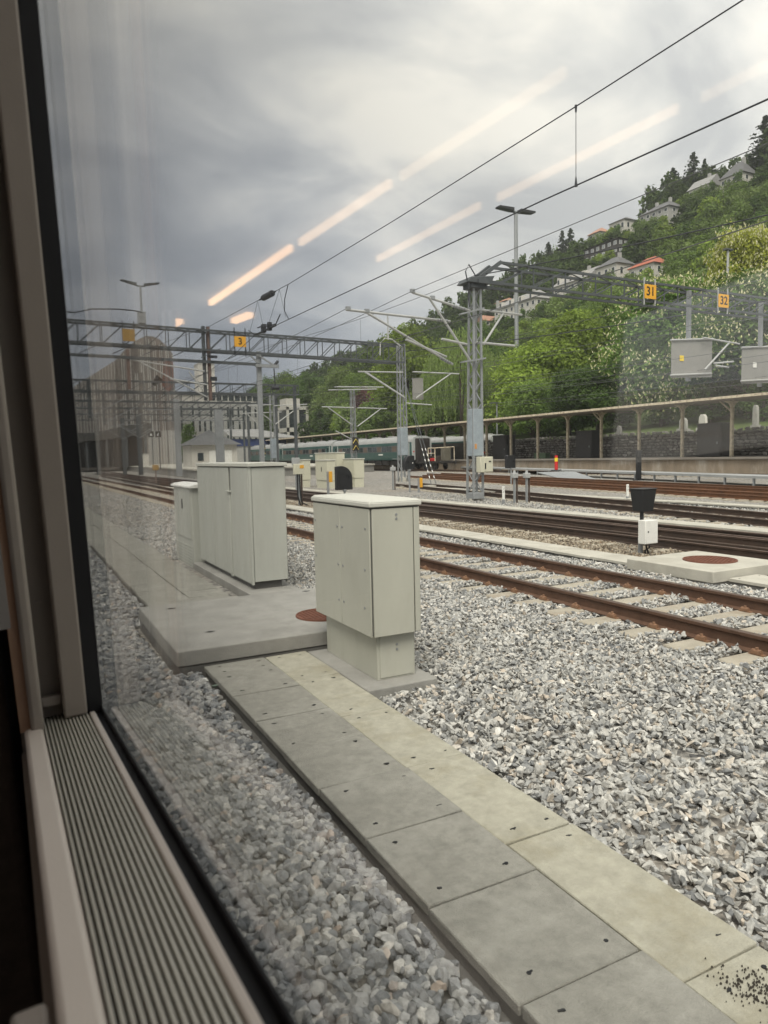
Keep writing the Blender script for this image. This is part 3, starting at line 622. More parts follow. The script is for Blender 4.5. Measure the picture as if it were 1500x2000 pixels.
# distant cream cabinets
def far_cab(label, x0, x1, y0, y1, zt, plinth=0.25, lock=True, ribs=False):
    t = thing('relay_cabinet', label, 'cabinet', ((x0+x1)/2,(y0+y1)/2,GZ), 'cream cabinets across the tracks')
    b = MB(); b.box(x0+0.03,x1-0.03,y0+0.03,y1-0.03,GZ-0.1,plinth); build('plinth', b, CABFAR, t)
    b = MB(); b.box(x0,x1,y0,y1,plinth+0.02,zt-0.06); build('body', b, CABFAR, t, bevel=0.01)
    b = MB(); b.box(x0-0.04,x1+0.04,y0-0.04,y1+0.04,zt-0.06,zt); build('lid', b, CABTOP, t, bevel=0.015)
    b = MB(); b.box(x0-0.012,x0+0.005,y0+0.08,y1-0.08,plinth+0.06,zt-0.12); build('door', b, CABFAR, t, bevel=0.006)
    if lock: b = MB(); b.box(x0-0.03,x0-0.01,(y0+y1)/2-0.04,(y0+y1)/2+0.04,zt-0.75,zt-0.45); build('lock_plate', b, BLACK, t)
    if ribs:
        for k in range(5): b = MB(); yy = y0+0.5+k*(y1-y0-0.9)/4; b.box(x0-0.03,x0-0.012,yy-0.03,yy+0.03,plinth+0.08,zt-0.15); build('rib', b, CABFAR, t)
far_cab('narrow cream relay cabinet at the left end of the distant group', 16.75, 17.3, 44.0, 45.4, 1.62)
far_cab('largest cream relay cabinet standing tall behind the others', 18.7, 19.25, 42.8, 46.6, 2.05, lock=False, ribs=True)
far_cab('cream relay cabinet in front of the largest one with a black lock', 17.15, 17.7, 40.8, 42.6, 1.58)
far_cab('cream relay cabinet right of the black signal hood, on a stepped plinth', 19.05, 19.75, 40.9, 42.6, 1.62, plinth=0.35, lock=False)

# ------------------------------------------------------------------ small trackside posts and signals
t = thing('signal_lamp', 'black trapezoid signal lamp on a pole with a white junction box, by the manhole slab', 'signal', (10.3,9.5,-0.2))
b = MB(); b.cyl((10.30,9.53,-0.4),(10.30,9.53,0.1),0.045,12); build('pole', b, GALV, t)
b = MB(); b.cyl((10.33,9.53,0.09),(10.33,9.53,0.64),0.036,12); build('upper_pole', b, BLACK, t)
b = MB(); b.frustum((10.245,10.525,9.435,9.67),(10.205,10.565,9.395,9.71),0.61,1.02); build('hood', b, BLACK, t, bevel=0.012)
b = MB(); b.box(10.195,10.575,9.385,9.72,1.021,1.04); build('hood_lid', b, mat('dark_grey_paint',(0.05,0.05,0.052),0.5), t, bevel=0.006)
b = MB(); b.box(10.17,10.48,9.30,9.47,0.02,0.46); jb = build('junction_box', b, WHITE, t, bevel=0.01)
b = MB(); b.box(10.195,10.483,9.288,9.303,0.03,0.455); dr = build('box_door', b, WHITE, jb, bevel=0.006)
b = MB(); b.cyl((10.235,9.289,0.25),(10.235,9.280,0.25),0.014,10); build('keyhole', b, BLACK, jb)
b = MB(); b.tube([(10.30,9.4,0.03),(10.31,9.4,-0.05),(10.38,9.42,-0.14),(10.40,9.42,-0.25)],0.018); b.tube([(10.40,9.4,0.03),(10.39,9.4,-0.06),(10.30,9.42,-0.12),(10.33,9.42,-0.25)],0.018); build('cable', b, BLACK, t)
def dwarf(label, x, y, zb, zt, w, left, blocky=False):
    t = thing('dwarf_signal', label, 'signal', (x,y,GZ), 'black hooded ground signals')
    b = MB(); b.cyl((x,y,GZ-0.1),(x,y,zb+0.1),0.05,10); b.cyl((x,y,zb-0.06),(x,y,zb+0.02),0.09,10); build('pole', b, GALV, t)
    prof = [(-w/2,zb),(w/2,zb)]; r = w*0.72; h = zt-r
    if blocky: prof += [(w/2,zt-0.06),(w/2-0.1,zt),(-w/2+0.1,zt),(-w/2,zt-0.06)]
    else:
        prof += [(w/2, h)]+[(w/2-r+r*math.cos(a), h+r*math.sin(a)) for a in [math.pi/2*k/8 for k in range(1,9)]]+[(-w/2, zt-0.03)]
    if left: prof = [(-a,c) for a,c in prof][::-1]
    b = MB(); b.prism([(x+a,c) for a,c in prof], y-0.06, y+0.22, 'y'); bd = build('hood', b, BLACK, t, bevel=0.015)
    b = MB(); sg = -1 if left else 1; b.cyl((x+sg*w*0.22,y-0.06,zb+0.55*(zt-zb)),(x+sg*w*0.22,y-0.085,zb+0.55*(zt-zb)),0.07,12); build('lamp_socket', b, RUBBER, bd)
    b = MB(); b.cyl((x-sg*w*0.3,y-0.06,zb+0.35),(x-sg*w*0.3,y-0.07,zb+0.35),0.03,8) if left else b.box(x-w*0.2,x-w*0.1,y-0.075,y-0.06,zb+0.1,zb+0.14); build('reflector', b, WHITE if left else BLACK, bd)
    return t
dwarf('black round shouldered ground signal right behind the small cabinet lid', 13.45, 30.0, 0.22, 1.32, 0.78, False)
t = dwarf('black round shouldered ground signal with white dots, left of the lattice mast', 18.6, 33.0, 0.98, 1.74, 0.58, True)
t = dwarf('black square hooded ground signal right of the lattice mast cabinet', 27.0, 35.2, 0.82, 1.62, 0.62, False, True)
def keybox(label, x, y, zb, zt, wide=0.14):
    t = thing('key_box_post', label, 'post', (x,y,GZ), 'yellow key boxes on grey posts')
    b = MB(); b.box(x-0.05,x+0.05,y-0.03,y+0.03,GZ-0.1,zt); build('post', b, GALV, t)
    b = MB(); b.box(x+0.04,x+0.04+wide,y-0.12,y+0.02,zb,zt); build('box', b, YELLOW, t, bevel=0.015)
keybox('yellow key box on a post left of the black signal behind the small cabinet', 12.42, 29.5, 0.62, 1.1)
keybox('yellow key box on a post below the white dotted black signal', 18.75, 32.3, 0.05, 0.55)
t = thing('key_box_post', 'small yellow topped post on the ballast left of the low white-lidded cabinet', 'post', (10.45,62,GZ), 'yellow key boxes on grey posts')
b = MB(); b.box(10.4,10.5,61.96,62.04,GZ-0.1,0.95); build('post', b, BROWN_POST, t)
b = MB(); b.box(10.2,10.7,61.85,62.1,0.95,1.4); build('box', b, YELLOW_OLD, t, bevel=0.03)
def cable_post(label, x, y, zt, w=0.22, h=0.32, two=False, ball=True, m=SIGNAL_GREY):
    t = thing('cable_post', label, 'cable post', (x,y,GZ), 'small cable terminal posts')
    b = MB(); b.box(x-0.035,x+0.035,y-0.035,y+0.035,GZ-0.1,zt-h*0.5); build('post', b, GALV, t)
    b = MB(); b.cyl((x+0.12,y,GZ-0.1),(x+0.12,y,zt-h),0.035,8); build('conduit', b, RUST_DK, t)
    b = MB(); b.box(x-w/2,x+w/2,y-0.1,y+0.08,zt-h,zt); build('terminal_box', b, m, t, bevel=0.02)
    if ball: b = MB(); b.cyl((x,y,zt),(x,y,zt+0.1),0.06,8,0.04); build('cap', b, m, t)
    return t
t = cable_post('cream terminal box with yellow label on a cable post between the two big cabinets', 10.1, 27.0, 1.5, 0.42, 0.42, ball=False, m=CABFAR)
b = MB(); b.box(10.12,10.29,26.89,26.902,1.32,1.45); build('warning_label', b, YELLOW, t)
b = MB(); b.tube([(10.12,26.95,1.1),(10.13,26.95,0.4),(10.17,26.95,-0.05),(10.45,26.9,-0.2)],0.03); b.tube([(10.02,26.95,1.1),(10.02,26.95,0.2),(10.12,26.9,-0.2)],0.03); build('cable', b, BLACK, t)
cable_post('grey cable terminal post standing among the rails left of the mast foot', 19.2, 36.0, 1.1, 0.3, 0.22)
cable_post('left one of the paired cable terminal posts right of the mast foot', 17.03, 22.0, 0.98, 0.24, 0.2)
cable_post('right one of the paired cable terminal posts right of the mast foot', 17.62, 22.0, 0.96, 0.24, 0.2)
cable_post('dim cable terminal post behind the tall cabinet lid', 13.5, 36.5, 1.75, 0.42, 0.42, ball=False)
def marker(label, x, y, zt):
    t = thing('marker_post', label, 'marker post', (x,y,GZ), 'white kilometre marker posts')
    b = MB(); b.box(x-0.05,x+0.05,y-0.02,y+0.02,GZ-0.1,GZ+0.22); build('foot', b, GALV, t)
    b = MB(); b.box(x-0.055,x+0.055,y-0.03,y+0.01,GZ+0.2,zt); pl = build('plate', b, WHITE, t, bevel=0.006)
    b = MB()
    for z in (zt-0.12, zt-0.24): b.bar((x-0.02,y-0.033,z),(x+0.02,y-0.033,z+0.05),0.012,0.005); b.bar((x-0.02,y-0.033,z+0.05),(x+0.02,y-0.033,z+0.05),0.012,0.005)
    build('figures', b, BLACK, pl)
marker('white marker post beside the mast foot', 16.5, 22.0, 0.48)
marker('white marker post left of the trapezoid signal lamp', 20.9, 20.0, 0.45)
t = thing('bollard', 'slim black post standing in front of the platform edge', 'post', (36.0,33.5,GZ))
b = MB(); b.box(35.86,36.14,33.38,33.62,GZ-0.1,1.75); build('post', b, BLACK, t, bevel=0.02)
b = MB(); b.box(35.85,35.9,33.34,33.39,1.2,1.45); b.box(35.7,36.3,33.3,33.7,GZ-0.05,GZ+0.06); build('bracket', b, BLACK, t)
t = thing('marker_bollard', 'red plastic marker post with a yellow band on the grey walkway', 'bollard', (37.0,42.6,0.35))
b = MB(); b.cyl((37,42.6,0.38),(37,42.6,1.02),0.13,14); build('stem', b, RED, t)
b = MB(); b.cyl((37,42.6,1.02),(37,42.6,1.30),0.128,14); build('band', b, mat('bright_yellow',(0.8,0.6,0.03),0.5), t)
b = MB(); b.cyl((37,42.6,1.30),(37,42.6,1.48),0.13,14,0.12); build('cap', b, RED, t)
b = MB(); b.box(36.7,37.3,42.35,42.85,0.31,0.39); build('foot', b, BLACK, t)
# raised grey walkway in front of the platform
t = thing('walkway', 'raised grey metal walkway strip along the tracks before the platform', 'walkway', (38,40,GZ))
d = Vector((6.0,22.0,0)).normalized(); s = Vector((d.y,-d.x,0)); A = Vector((29.8,10,0)); Bq = A+d*62
b = MB(); b.add([A+Vector((0,0,.30)),A+s*1.7+Vector((0,0,.30)),Bq+s*1.7+Vector((0,0,.30)),Bq+Vector((0,0,.30)),A+Vector((0,0,.17)),A+s*1.7+Vector((0,0,.17)),Bq+s*1.7+Vector((0,0,.17)),Bq+Vector((0,0,.17))],[(0,1,2,3),(7,6,5,4),(0,4,5,1),(1,5,6,2),(2,6,7,3),(3,7,4,0)])
build('deck', b, SIGNAL_GREY, t)
for k in range(28):
    q = A+d*(1+k*2.2)+s*0.1; b = MB(); b.box(q.x-0.05,q.x+0.05,q.y-0.05,q.y+0.05,GZ-0.1,0.17); build('leg', b, GALV, t)
t = thing('ramp', 'sloping grey sheet metal ramp lying beside the tracks near the walkway', 'ramp', (34.5,38,GZ))
b = MB(); b.add([(33.2,40.3,0.34),(35.2,38.6,0.34),(35.0,36.2,-0.16),(33.0,37.0,-0.16),(33.2,40.3,0.28),(35.2,38.6,0.28),(35.0,36.2,-0.22),(33.0,37.0,-0.22)],[(0,1,2,3),(7,6,5,4),(0,4,5,1),(1,5,6,2),(2,6,7,3),(3,7,4,0)]); build('plate', b, GALV, t)
b = MB(); b.box(33.2,35.1,38.6,38.7,GZ-0.1,0.1); build('support', b, GALV, t)

# ------------------------------------------------------------------ overhead line masts and gantries
def lattice(parent, x, y, z0, z1, w0, w1, dpt, lean=0.0, n=16, individual=True, r=0.05, m=GALV):
    """four corner posts with crossing lacing bars"""
    def c(i, j, z):
        f = (z-z0)/(z1-z0); w = w0+(w1-w0)*f
        return (x+lean*f+(i-0.5)*w, y+(j-0.5)*dpt*(1-0.25*f), z)
    for i in (0,1):
        for j in (0,1):
            b = MB(); b.bar(c(i,j,z0), c(i,j,z1), r*2.2, r*1.6); build('corner_post', b, m, parent)
    J = MB()
    for k in range(n):
        za = z0+(z1-z0)*k/n; zb = z0+(z1-z0)*(k+1)/n
        for (p, q) in ((c(0,0,za),c(1,0,zb)) if k%2 else (c(1,0,za),c(0,0,zb)), (c(0,1,zb),c(1,1,za)) if k%2 else (c(1,1,zb),c(0,1,za)), (c(0,0,za),c(0,1,zb)) if k%2 else (c(0,1,za),c(0,0,zb)), (c(1,0,zb),c(1,1,za)) if k%2 else (c(1,1,zb),c(1,0,za))):
            if individual: b = MB(); b.bar(p,q,r*0.9,r*0.5); build('lacing_bar', b, m, parent)
            else: J.bar(p,q,r*0.9,r*0.5)
    if not individual: o = build('lacing', J, m, parent); o['kind'] = 'stuff'
def tubes(parent, segs, r=0.045, name='cantilever_tube', m=GALV_LT):
    for p, q in segs: b = MB(); b.cyl(p, q, r, 8); build(name, b, m, parent)
def insul(parent, p, q, m=None, r=0.07, n=5):
    p = Vector(p); q = Vector(q); b = MB()
    for k in range(n): a = p.lerp(q,(k+0.2)/n); c = p.lerp(q,(k+0.7)/n); b.cyl(a,c,r,8)
    build('insulator', b, m or GALV, parent)
# main mast
t = thing('lattice_mast', 'nearest tall steel lattice mast right of centre with a zinc sheath and cream equipment box', 'mast', (16.95,24.5,GZ))
lattice(t, 16.93, 24.5, 0.12, 8.45, 0.47, 0.32, 0.45, lean=0.10, n=18, r=0.04)
b = MB(); b.box(16.66,17.20,24.22,24.78,-0.12,0.14); build('foot_frame', b, GALV, t, bevel=0.02)
b = MB(); b.cyl((17.02,24.5,-0.5),(17.02,24.5,-0.10),0.2,16); b.cyl((16.72,24.45,-0.5),(16.72,24.45,-0.10),0.1,12); build('concrete_foot', b, CONC_PALE, t)
b = MB(); b.prism([(16.69,1.66),(17.20,1.66),(17.18,3.58),(16.73,3.58)], 24.25, 24.75, 'y'); sh = build('sheath', b, SHROUD, t, bevel=0.015)
b = MB(); b.box(16.76,16.86,24.235,24.249,1.95,2.15); build('warning_label', b, mat('worn_orange_label',(0.55,0.28,0.1),0.6), sh)
b = MB(); b.box(16.80,17.42,23.9,24.22,0.98,1.62); bx = build('equipment_box', b, CABFAR, t, bevel=0.02)
b = MB(); b.box(16.98,17.40,23.885,23.902,1.01,1.59); dr = build('box_door', b, CABFAR, bx, bevel=0.01)
b = MB(); b.box(17.0,17.05,23.865,23.89,1.12,1.36); b.box(17.2,17.3,23.87,23.89,1.4,1.45); build('lock_plate', b, BLACK, bx)
b = MB(); b.box(16.65,17.4,24.2,24.8,8.42,8.62); b.prism([(16.4,8.6),(17.55,8.6),(17.75,8.95),(16.55,8.80)], 24.1, 24.9, 'y'); build('head_bracket', b, GALV_DK, t, bevel=0.02)
b = MB(); b.bar((16.05,24.15,7.30),(17.2,24.15,7.62),0.14,0.06); b.bar((16.1,24.15,5.42),(17.25,24.15,5.62),0.16,0.06); build('bracket', b, GALV, t)
tubes(t, [((16.78,24.5,7.56),(14.1,24.5,8.06)),((14.85,24.5,7.92),(16.78,24.5,5.54)),((16.2,25.1,7.2),(11.5,25.1,7.33)),((12.35,25.1,7.3),(16.3,25.1,5.46)),((15.4,24.5,6.35),(16.6,24.5,6.2)),((14.1,25.1,6.35),(16.0,25.1,5.75))], 0.05)
tubes(t, [((17.2,24.6,7.66),(19.5,24.6,7.6)),((18.55,24.6,7.62),(17.5,24.6,6.25)),((17.1,24.6,6.32),(19.1,24.6,6.28))], 0.05)
for p in ((14.1,24.5,8.14),(11.6,25.1,7.4),(15.0,24.5,7.95),(12.4,25.1,7.36)): b = MB(); b.box(p[0]-0.09,p[0]+0.09,p[1]-0.06,p[1]+0.06,p[2]-0.08,p[2]+0.05); build('wire_clamp', b, GALV, t)
tubes(t, [((13.3,25.1,7.25),(13.3,25.1,6.3))], 0.03, 'hanger')
insul(t, (15.95,24.5,7.70),(16.55,24.5,7.6)); insul(t, (15.55,25.1,7.22),(16.1,25.1,7.2)); insul(t, (15.7,25.1,5.70),(16.2,25.1,5.49))
b = MB(); b.tube([(16.5,24.2,8.5),(16.35,24.15,9.0),(16.55,24.2,9.3),(16.95,24.3,8.9),(17.2,24.3,8.6)],0.025); b.tube([(16.48,24.1,8.55),(16.42,24.1,8.0),(16.5,24.1,7.6)],0.018); build('jumper_cable', b, WIRE, t)

def number_sign(parent, txt, x, y, z, w, h, m=YELLOW, post=GALV_LT, ext=(0.4,0.35)):
    b = MB(); b.box(x-w/2,x+w/2,y-0.03,y,z-h/2,z+h/2); p = build('number_sign', b, m, parent, bevel=0.008)
    for sx in (-1,1): b = MB(); b.bar((x+sx*w*0.47,y+0.03,z-h/2-ext[1]),(x+sx*w*0.47,y+0.03,z+h/2+ext[0]),0.05); build('sign_stem', b, post, p)
    if txt: text_part('digits', txt, p, (x,y-0.034,z), h*0.88, (R(90),0,0), BLACK)
def gantry(parent, y, xa, xb, zl, zu, dpt, n, individual, post=False, m=GALV_DK, w=0.11, slope=(0,0)):
    for dy in (-dpt/2, dpt/2):
        for z, nm in ((zl,'lower_chord'),(zu,'upper_chord')):
            b = MB(); b.bar((xa,y+dy,z+slope[0]),(xb,y+dy,z+slope[1]),w,w*1.2); build(nm, b, m, parent)
    J = MB(); st = (xb-xa)/n
    for k in range(n):
        x0 = xa+st*k; x1 = x0+st
        s0 = slope[0]+(slope[1]-slope[0])*k/n
        for dy in (-dpt/2, dpt/2):
            for p, q in (((x0,y+dy,zl+s0),(x1,y+dy,zu+s0)),((x1,y+dy,zl+s0),(x1,y+dy,zu+s0))):
                if individual: b = MB(); b.bar(p,q,0.05,0.05); build('brace', b, m, parent)
                else: J.bar(p,q,0.05,0.05)
        J.bar((x0,y-dpt/2,zu+s0),(x1,y+dpt/2,zu+s0),0.04)
    if J.v: o = build('bracing', J, m, parent); o['kind'] = 'stuff'
# gantry carrying signs 31 and 32
t = thing('overhead_gantry', 'steel lattice gantry on the right carrying signs 31 and 32 and hanging mesh screens', 'gantry', (28,24.5,9.0))
gantry(t, 24.5, 18.0, 44.0, 8.66, 9.5, 0.8, 15, True, w=0.085, slope=(0.0,-0.12))
for dy in (-0.4,0.4):
    b = MB(); b.bar((16.95,24.5+dy*0.7,8.75),(18.05,24.5+dy,9.52),0.15,0.15); build('end_strut', b, GALV_DK, t)
    b = MB(); b.bar((16.9,24.5+dy,8.66),(18.05,24.5+dy,8.66),0.14,0.14); build('lower_chord', b, GALV_DK, t)
number_sign(t, '31', 26.45, 24.0, 9.02, 0.74, 0.64, ext=(0.30,0.28))
number_sign(t, '32', 31.5, 24.0, 9.0, 0.74, 0.64, ext=(0.30,0.28))
def screen(x0, x1, zb, zt, xd, ztop, yl):
    b = MB(); b.box(xd-0.09,xd+0.09,24.42,24.58,zb-0.1,ztop); build('drop_post', b, GALV, t)
    # perforated sheet built as crossing wires with a thin sheet behind
    b = MB(); b.add([(x0,24.3,zb),(x1,24.3,zb+0.12),(x1,24.3,zt+0.12),(x0,24.3,zt-0.08),(x0,24.32,zb),(x1,24.32,zb+0.12),(x1,24.32,zt+0.12),(x0,24.32,zt-0.08)],[(0,1,2,3),(7,6,5,4),(0,4,5,1),(1,5,6,2),(2,6,7,3),(3,7,4,0)])
    sc = build('mesh_screen', b, SCREENM, t)
    b = MB(); b.cyl((x0-0.1,24.26,zb+0.12),(x1-0.1,24.26,zb+0.3),0.045,8); build('screen_rail', b, GALV_LT, t)
    b = MB(); b.cyl((x0-0.1,24.26,zt-0.12),(x1,24.26,zt+0.1),0.045,8); build('screen_rail', b, GALV_LT, t)
    b = MB(); b.box(xd-0.85,xd-0.58,24.27,24.295,(zb+zt)/2-0.12,(zb+zt)/2+0.14); build('warning_label', b, yl, sc)
M = bpy.data.materials.new('perforated_screen'); M.use_nodes = True
_n = M.node_tree.nodes; _l = M.node_tree.links; _p = _n['Principled BSDF']; _p.inputs['Base Color'].default_value = (0.31,0.305,0.29,1); _p.inputs['Roughness'].default_value = 0.6
_t = _n.new('ShaderNodeBsdfTransparent'); _mx = _n.new('ShaderNodeMixShader'); _g = _n.new('ShaderNodeNewGeometry'); _w = _n.new('ShaderNodeTexNoise'); _w.inputs['Scale'].default_value = 3.0
_l.new(_g.outputs['Position'], _w.inputs['Vector']); _mr = _n.new('ShaderNodeMapRange'); _mr.inputs[3].default_value = 0.68; _mr.inputs[4].default_value = 0.82; _l.new(_w.outputs[0], _mr.inputs[0])
_l.new(_mr.outputs[0], _mx.inputs[0]); _l.new(_t.outputs[0], _mx.inputs[1]); _l.new(_p.outputs[0], _mx.inputs[2]); _l.new(_mx.outputs[0], _n['Material Output'].inputs[0]); SCREENM = M
screen(28.24, 31.12, 5.18, 7.08, 29.65, 9.45, mat('label_yellow',(0.75,0.55,0.05),0.5))
screen(33.38, 36.4, 5.05, 6.98, 35.1, 9.36, WHITE)
tubes(t, [((30.2,24.1,7.16),(32.9,24.1,7.0)),((32.1,24.1,7.0),(30.35,24.1,5.62)),((31.0,24.1,5.95),(32.45,24.1,6.1)),((31.1,24.1,5.85),(32.1,24.1,5.80))], 0.045)
# big gantry with sign 3
t = thing('overhead_gantry', 'long steel lattice gantry on the left carrying the yellow number 3 sign', 'gantry', (12,47,9.5))
gantry(t, 47.0, -8.0, 26.0, 8.72, 9.98, 0.9, 26, True, w=0.10, slope=(0.38,-0.12), m=GALV_DK)
b = MB(); b.bar((-8,46.6,8.3),(14.9,46.6,8.02),0.16,0.18); build('lower_beam', b, GALV_DK, t)
for k in range(12): b = MB(); x = -7+k*1.8; b.bar((x,46.6,8.3),(x+1.3,46.6,8.95),0.05); build('brace', b, GALV_DK, t)
number_sign(t, '3', 13.57, 46.4, 9.43, 0.78, 0.68, ext=(0.55,0.6), post=BLACK)
number_sign(t, '', 6.6, 46.4, 9.46, 0.72, 0.74, m=YELLOW_OLD, ext=(0.5,0.2), post=BLACK)
for dx in (-0.16,0.16): b = MB(); b.box(11.42+dx-0.09,11.42+dx+0.09,46.7,46.95,5.6,10.35); build('drop_post', b, BROWN_POST if dx > 0 else GALV_DK, t)
b = MB(); b.box(6.45,6.63,46.6,46.8,6.2,8.6); build('drop_post', b, BROWN_POST, t)
tubes(t, [((6.7,46.6,8.0),(11.2,46.6,7.45)),((7.3,46.6,7.85),(11.3,46.6,5.8)),((9.0,46.6,6.9),(11.3,46.6,6.6)),((10.2,46.6,7.4),(11.0,46.6,6.3))], 0.05)
b = MB(); b.box(11.55,11.95,46.4,46.6,6.85,7.1); b.box(11.5,12.0,46.3,46.5,8.3,8.45); build('insulator', b, WIRE, t)
b = MB(); b.tube([(-8,46.5,11.0),(0,46.5,10.75),(3.6,46.5,10.62),(4.6,46.5,10.9),(6.0,46.5,11.0),(7.0,46.5,10.98),(7.5,46.5,10.9)],0.04); build('slack_cable', b, WIRE, t)
b = MB(); b.tube([(23.9,46.4,9.0),(23.95,46.4,9.9),(24.3,46.4,10.25),(24.9,46.4,10.2),(25.6,46.4,9.75)],0.05); build('bent_pipe', b, GALV_LT, t)
# pole under gantry
t = thing('gantry_pole', 'plain thick grey steel pole holding up the number 3 gantry', 'pole', (14.95,46.9,GZ))
b = MB(); b.box(14.80,15.10,46.75,47.05,GZ-0.1,8.95); build('shaft', b, GALV, t, bevel=0.03)
b = MB(); b.bar((14.9,46.6,8.0),(14.3,46.6,8.6),0.1); b.bar((14.9,46.6,8.6),(15.9,46.6,8.0),0.1); b.box(14.6,16.2,46.5,46.7,7.85,8.05); build('bracket', b, GALV, t)
b = MB(); b.cyl((15.9,46.6,7.95),(16.2,46.6,8.3),0.1,8); b.cyl((15.9,46.6,7.8),(15.95,46.6,6.6),0.04,6); b.cyl((15.7,46.6,6.5),(16.2,46.6,6.5),0.13,8); build('insulator', b, WIRE, t)
def std_mast(label, x, y, zt, w, sheath=(1.75,3.8), arms=(), n=14, ind=False, group='smaller lattice masts along the yard'):
    t = thing('lattice_mast', label, 'mast', (x,y,GZ), group)
    lattice(t, x, y, GZ, zt, w, w*0.75, w*0.9, n=n, individual=ind, r=0.05*w/0.7)
    b = MB(); b.cyl((x,y,GZ-0.2),(x,y,GZ+0.3),w*0.5,12); build('concrete_foot', b, CONC_PALE, t)
    if sheath: b = MB(); b.box(x-w*0.52,x+w*0.52,y-w*0.52,y+w*0.52,*sheath); build('sheath', b, SHROUD, t, bevel=0.02)
    tubes(t, arms, 0.05); return t
y = 46.4
t = std_mast('tall lattice mast at the right end of the number 3 gantry, beside the coach end', 25.95, 47.0, 10.0, 0.58, (1.75,3.82),
  [((25.79,y,7.85),(22.1,y,7.78)),((22.82,y,7.72),(25.75,y,6.1)),((22.3,y-.5,7.75),(25.6,y-.5,5.95)),((26.6,y,7.92),(30.7,y,7.9)),((29.9,y,7.86),(26.85,y,6.0)),((26.0,y,5.6),(28.2,y,5.5))], ind=True, group=None)
b = MB(); b.box(26.7,27.6,46.6,46.7,5.9,7.5); build('mesh_panel', b, SCREENM, t)
t = std_mast('lattice mast with a black and yellow chevron board, in front of the green coaches', 27.95, 60.0, 7.9, 0.42, None,
  [((25.4,59.6,7.75),(30.3,59.6,7.95)),((26.0,59.6,8.05),(31,59.6,8.15)),((24.7,59.6,6.25),(27.9,59.6,6.2)),((25.3,59.6,6.2),(27.7,59.6,4.6)),((28.2,59.6,6.2),(31.3,59.6,6.15)),((30.6,59.6,6.1),(28.2,59.6,4.5)),((26,59.6,4.1),(27.8,59.6,3.2))], group=None)
b = MB(); b.box(27.62,28.22,59.5,59.56,2.25,3.5); cb = build('chevron_board', b, mat('board_black',(0.03,0.03,0.03),0.6), t)
for z in (2.35,2.95): b = MB(); b.bar((27.64,59.49,z),(27.92,59.49,z+0.4),0.17,0.02); b.bar((28.2,59.49,z),(27.92,59.49,z+0.4),0.17,0.02); build('chevron', b, mat('chevron_yellow',(0.72,0.58,0.16),0.5), cb)
std_mast('distant lattice mast with a zinc sheath left of the white block tower', 24.2, 72.0, 8.3, 0.5, (1.75,3.8),
  [((21.5,71.6,7.2),(24,71.6,7.3)),((22,71.6,7.1),(24,71.6,5.6)),((24.4,71.6,5.3),(27.2,71.6,7.2)),((24.3,71.6,7.2),(28,71.6,7.4))], group=None)
t = std_mast('slender mast with a small chevron board beside the thick gantry pole', 27.4, 86.0, 8.5, 0.38, None, [((25,85.6,7.3),(30,85.6,7.5)),((25.6,85.6,7.2),(27.3,85.6,5.6))], group=None)
b = MB(); b.box(27.1,27.75,85.6,85.66,2.2,3.5); cb = build('chevron_board', b, mat('board_black',(0,0,0)), t)
for z in (2.3,2.9): b = MB(); b.bar((27.12,85.59,z),(27.42,85.59,z+0.4),0.17,0.02); b.bar((27.73,85.59,z),(27.42,85.59,z+0.4),0.17,0.02); build('chevron', b, mat('chevron_yellow',(0,0,0)), cb)
for i, (x, y, zt, w, lab) in enumerate(((19.0,74,6.9,0.36,'grey steel pole in front of the small pyramid roofed hut'),(16.0,80,8.4,0.30,'grey pole left of the pyramid roofed hut by the bush'),(24.0,92,8.0,0.26,'thin grey pole just left of the thick gantry pole'),(12.9,100,7.5,0.25,'slim pole at the dark platform hall, left part'),(10.2,105,8.2,0.25,'slim pole furthest left along the platform'),(14.2,95,7.5,0.28,'slim pole below the brown drop post of the gantry'))):
    t = thing('line_pole', lab, 'pole', (x,y,0.4)); b = MB(); b.box(x-w,x+w,y-w/2,y+w/2,0.0,zt); build('shaft', b, GALV if i < 3 else GALV_DK, t)
    tubes(t, [((x-3.2,y-0.4,zt-1.2),(x,y-0.4,zt-1.1)),((x-2.4,y-0.4,zt-1.3),(x,y-0.4,zt-2.8)),((x,y-0.4,zt-2.8),(x+2.6,y-0.4,zt-1.2))], 0.028, m=GALV)
# more distant gantries, one behind another
for i, (y, zl, xa, xb, lab) in enumerate(((67,8.75,-4,25.2,'second gantry, the next one behind the number 3 gantry'),(78,8.7,-3,27,'third gantry down the line on the left'),(89,8.75,-2,27,'fourth gantry down the line on the left'),(101,8.8,0,28,'fifth gantry down the line on the left'),(115,8.8,2,34,'sixth and furthest gantry down the line'))):
    t = thing('overhead_gantry', lab, 'gantry', ((xa+xb)/2,y,zl), None)
    gantry(t, y, xa, xb, zl-0.8, zl+0.1, 0.7, 22, False, w=0.085)
    for x in (xa+0.3, xb-0.3): b = MB(); b.box(x-0.13,x+0.13,y-0.13,y+0.13,GZ,zl); build('support_post', b, GALV_DK, t)
    x = xa+10+i*1.3; b = MB(); b.box(x-0.12,x+0.12,y-0.12,y+0.12,zl-3.2,zl); build('drop_post', b, GALV_DK, t)
    tubes(t, [((x-3.5,y-.4,zl-1.4),(x,y-.4,zl-1.5)),((x-2.8,y-.4,zl-1.5),(x,y-.4,zl-3.0)),((x+0.1,y-.4,zl-3.0),(x+3.0,y-.4,zl-1.4))], 0.028, m=GALV)
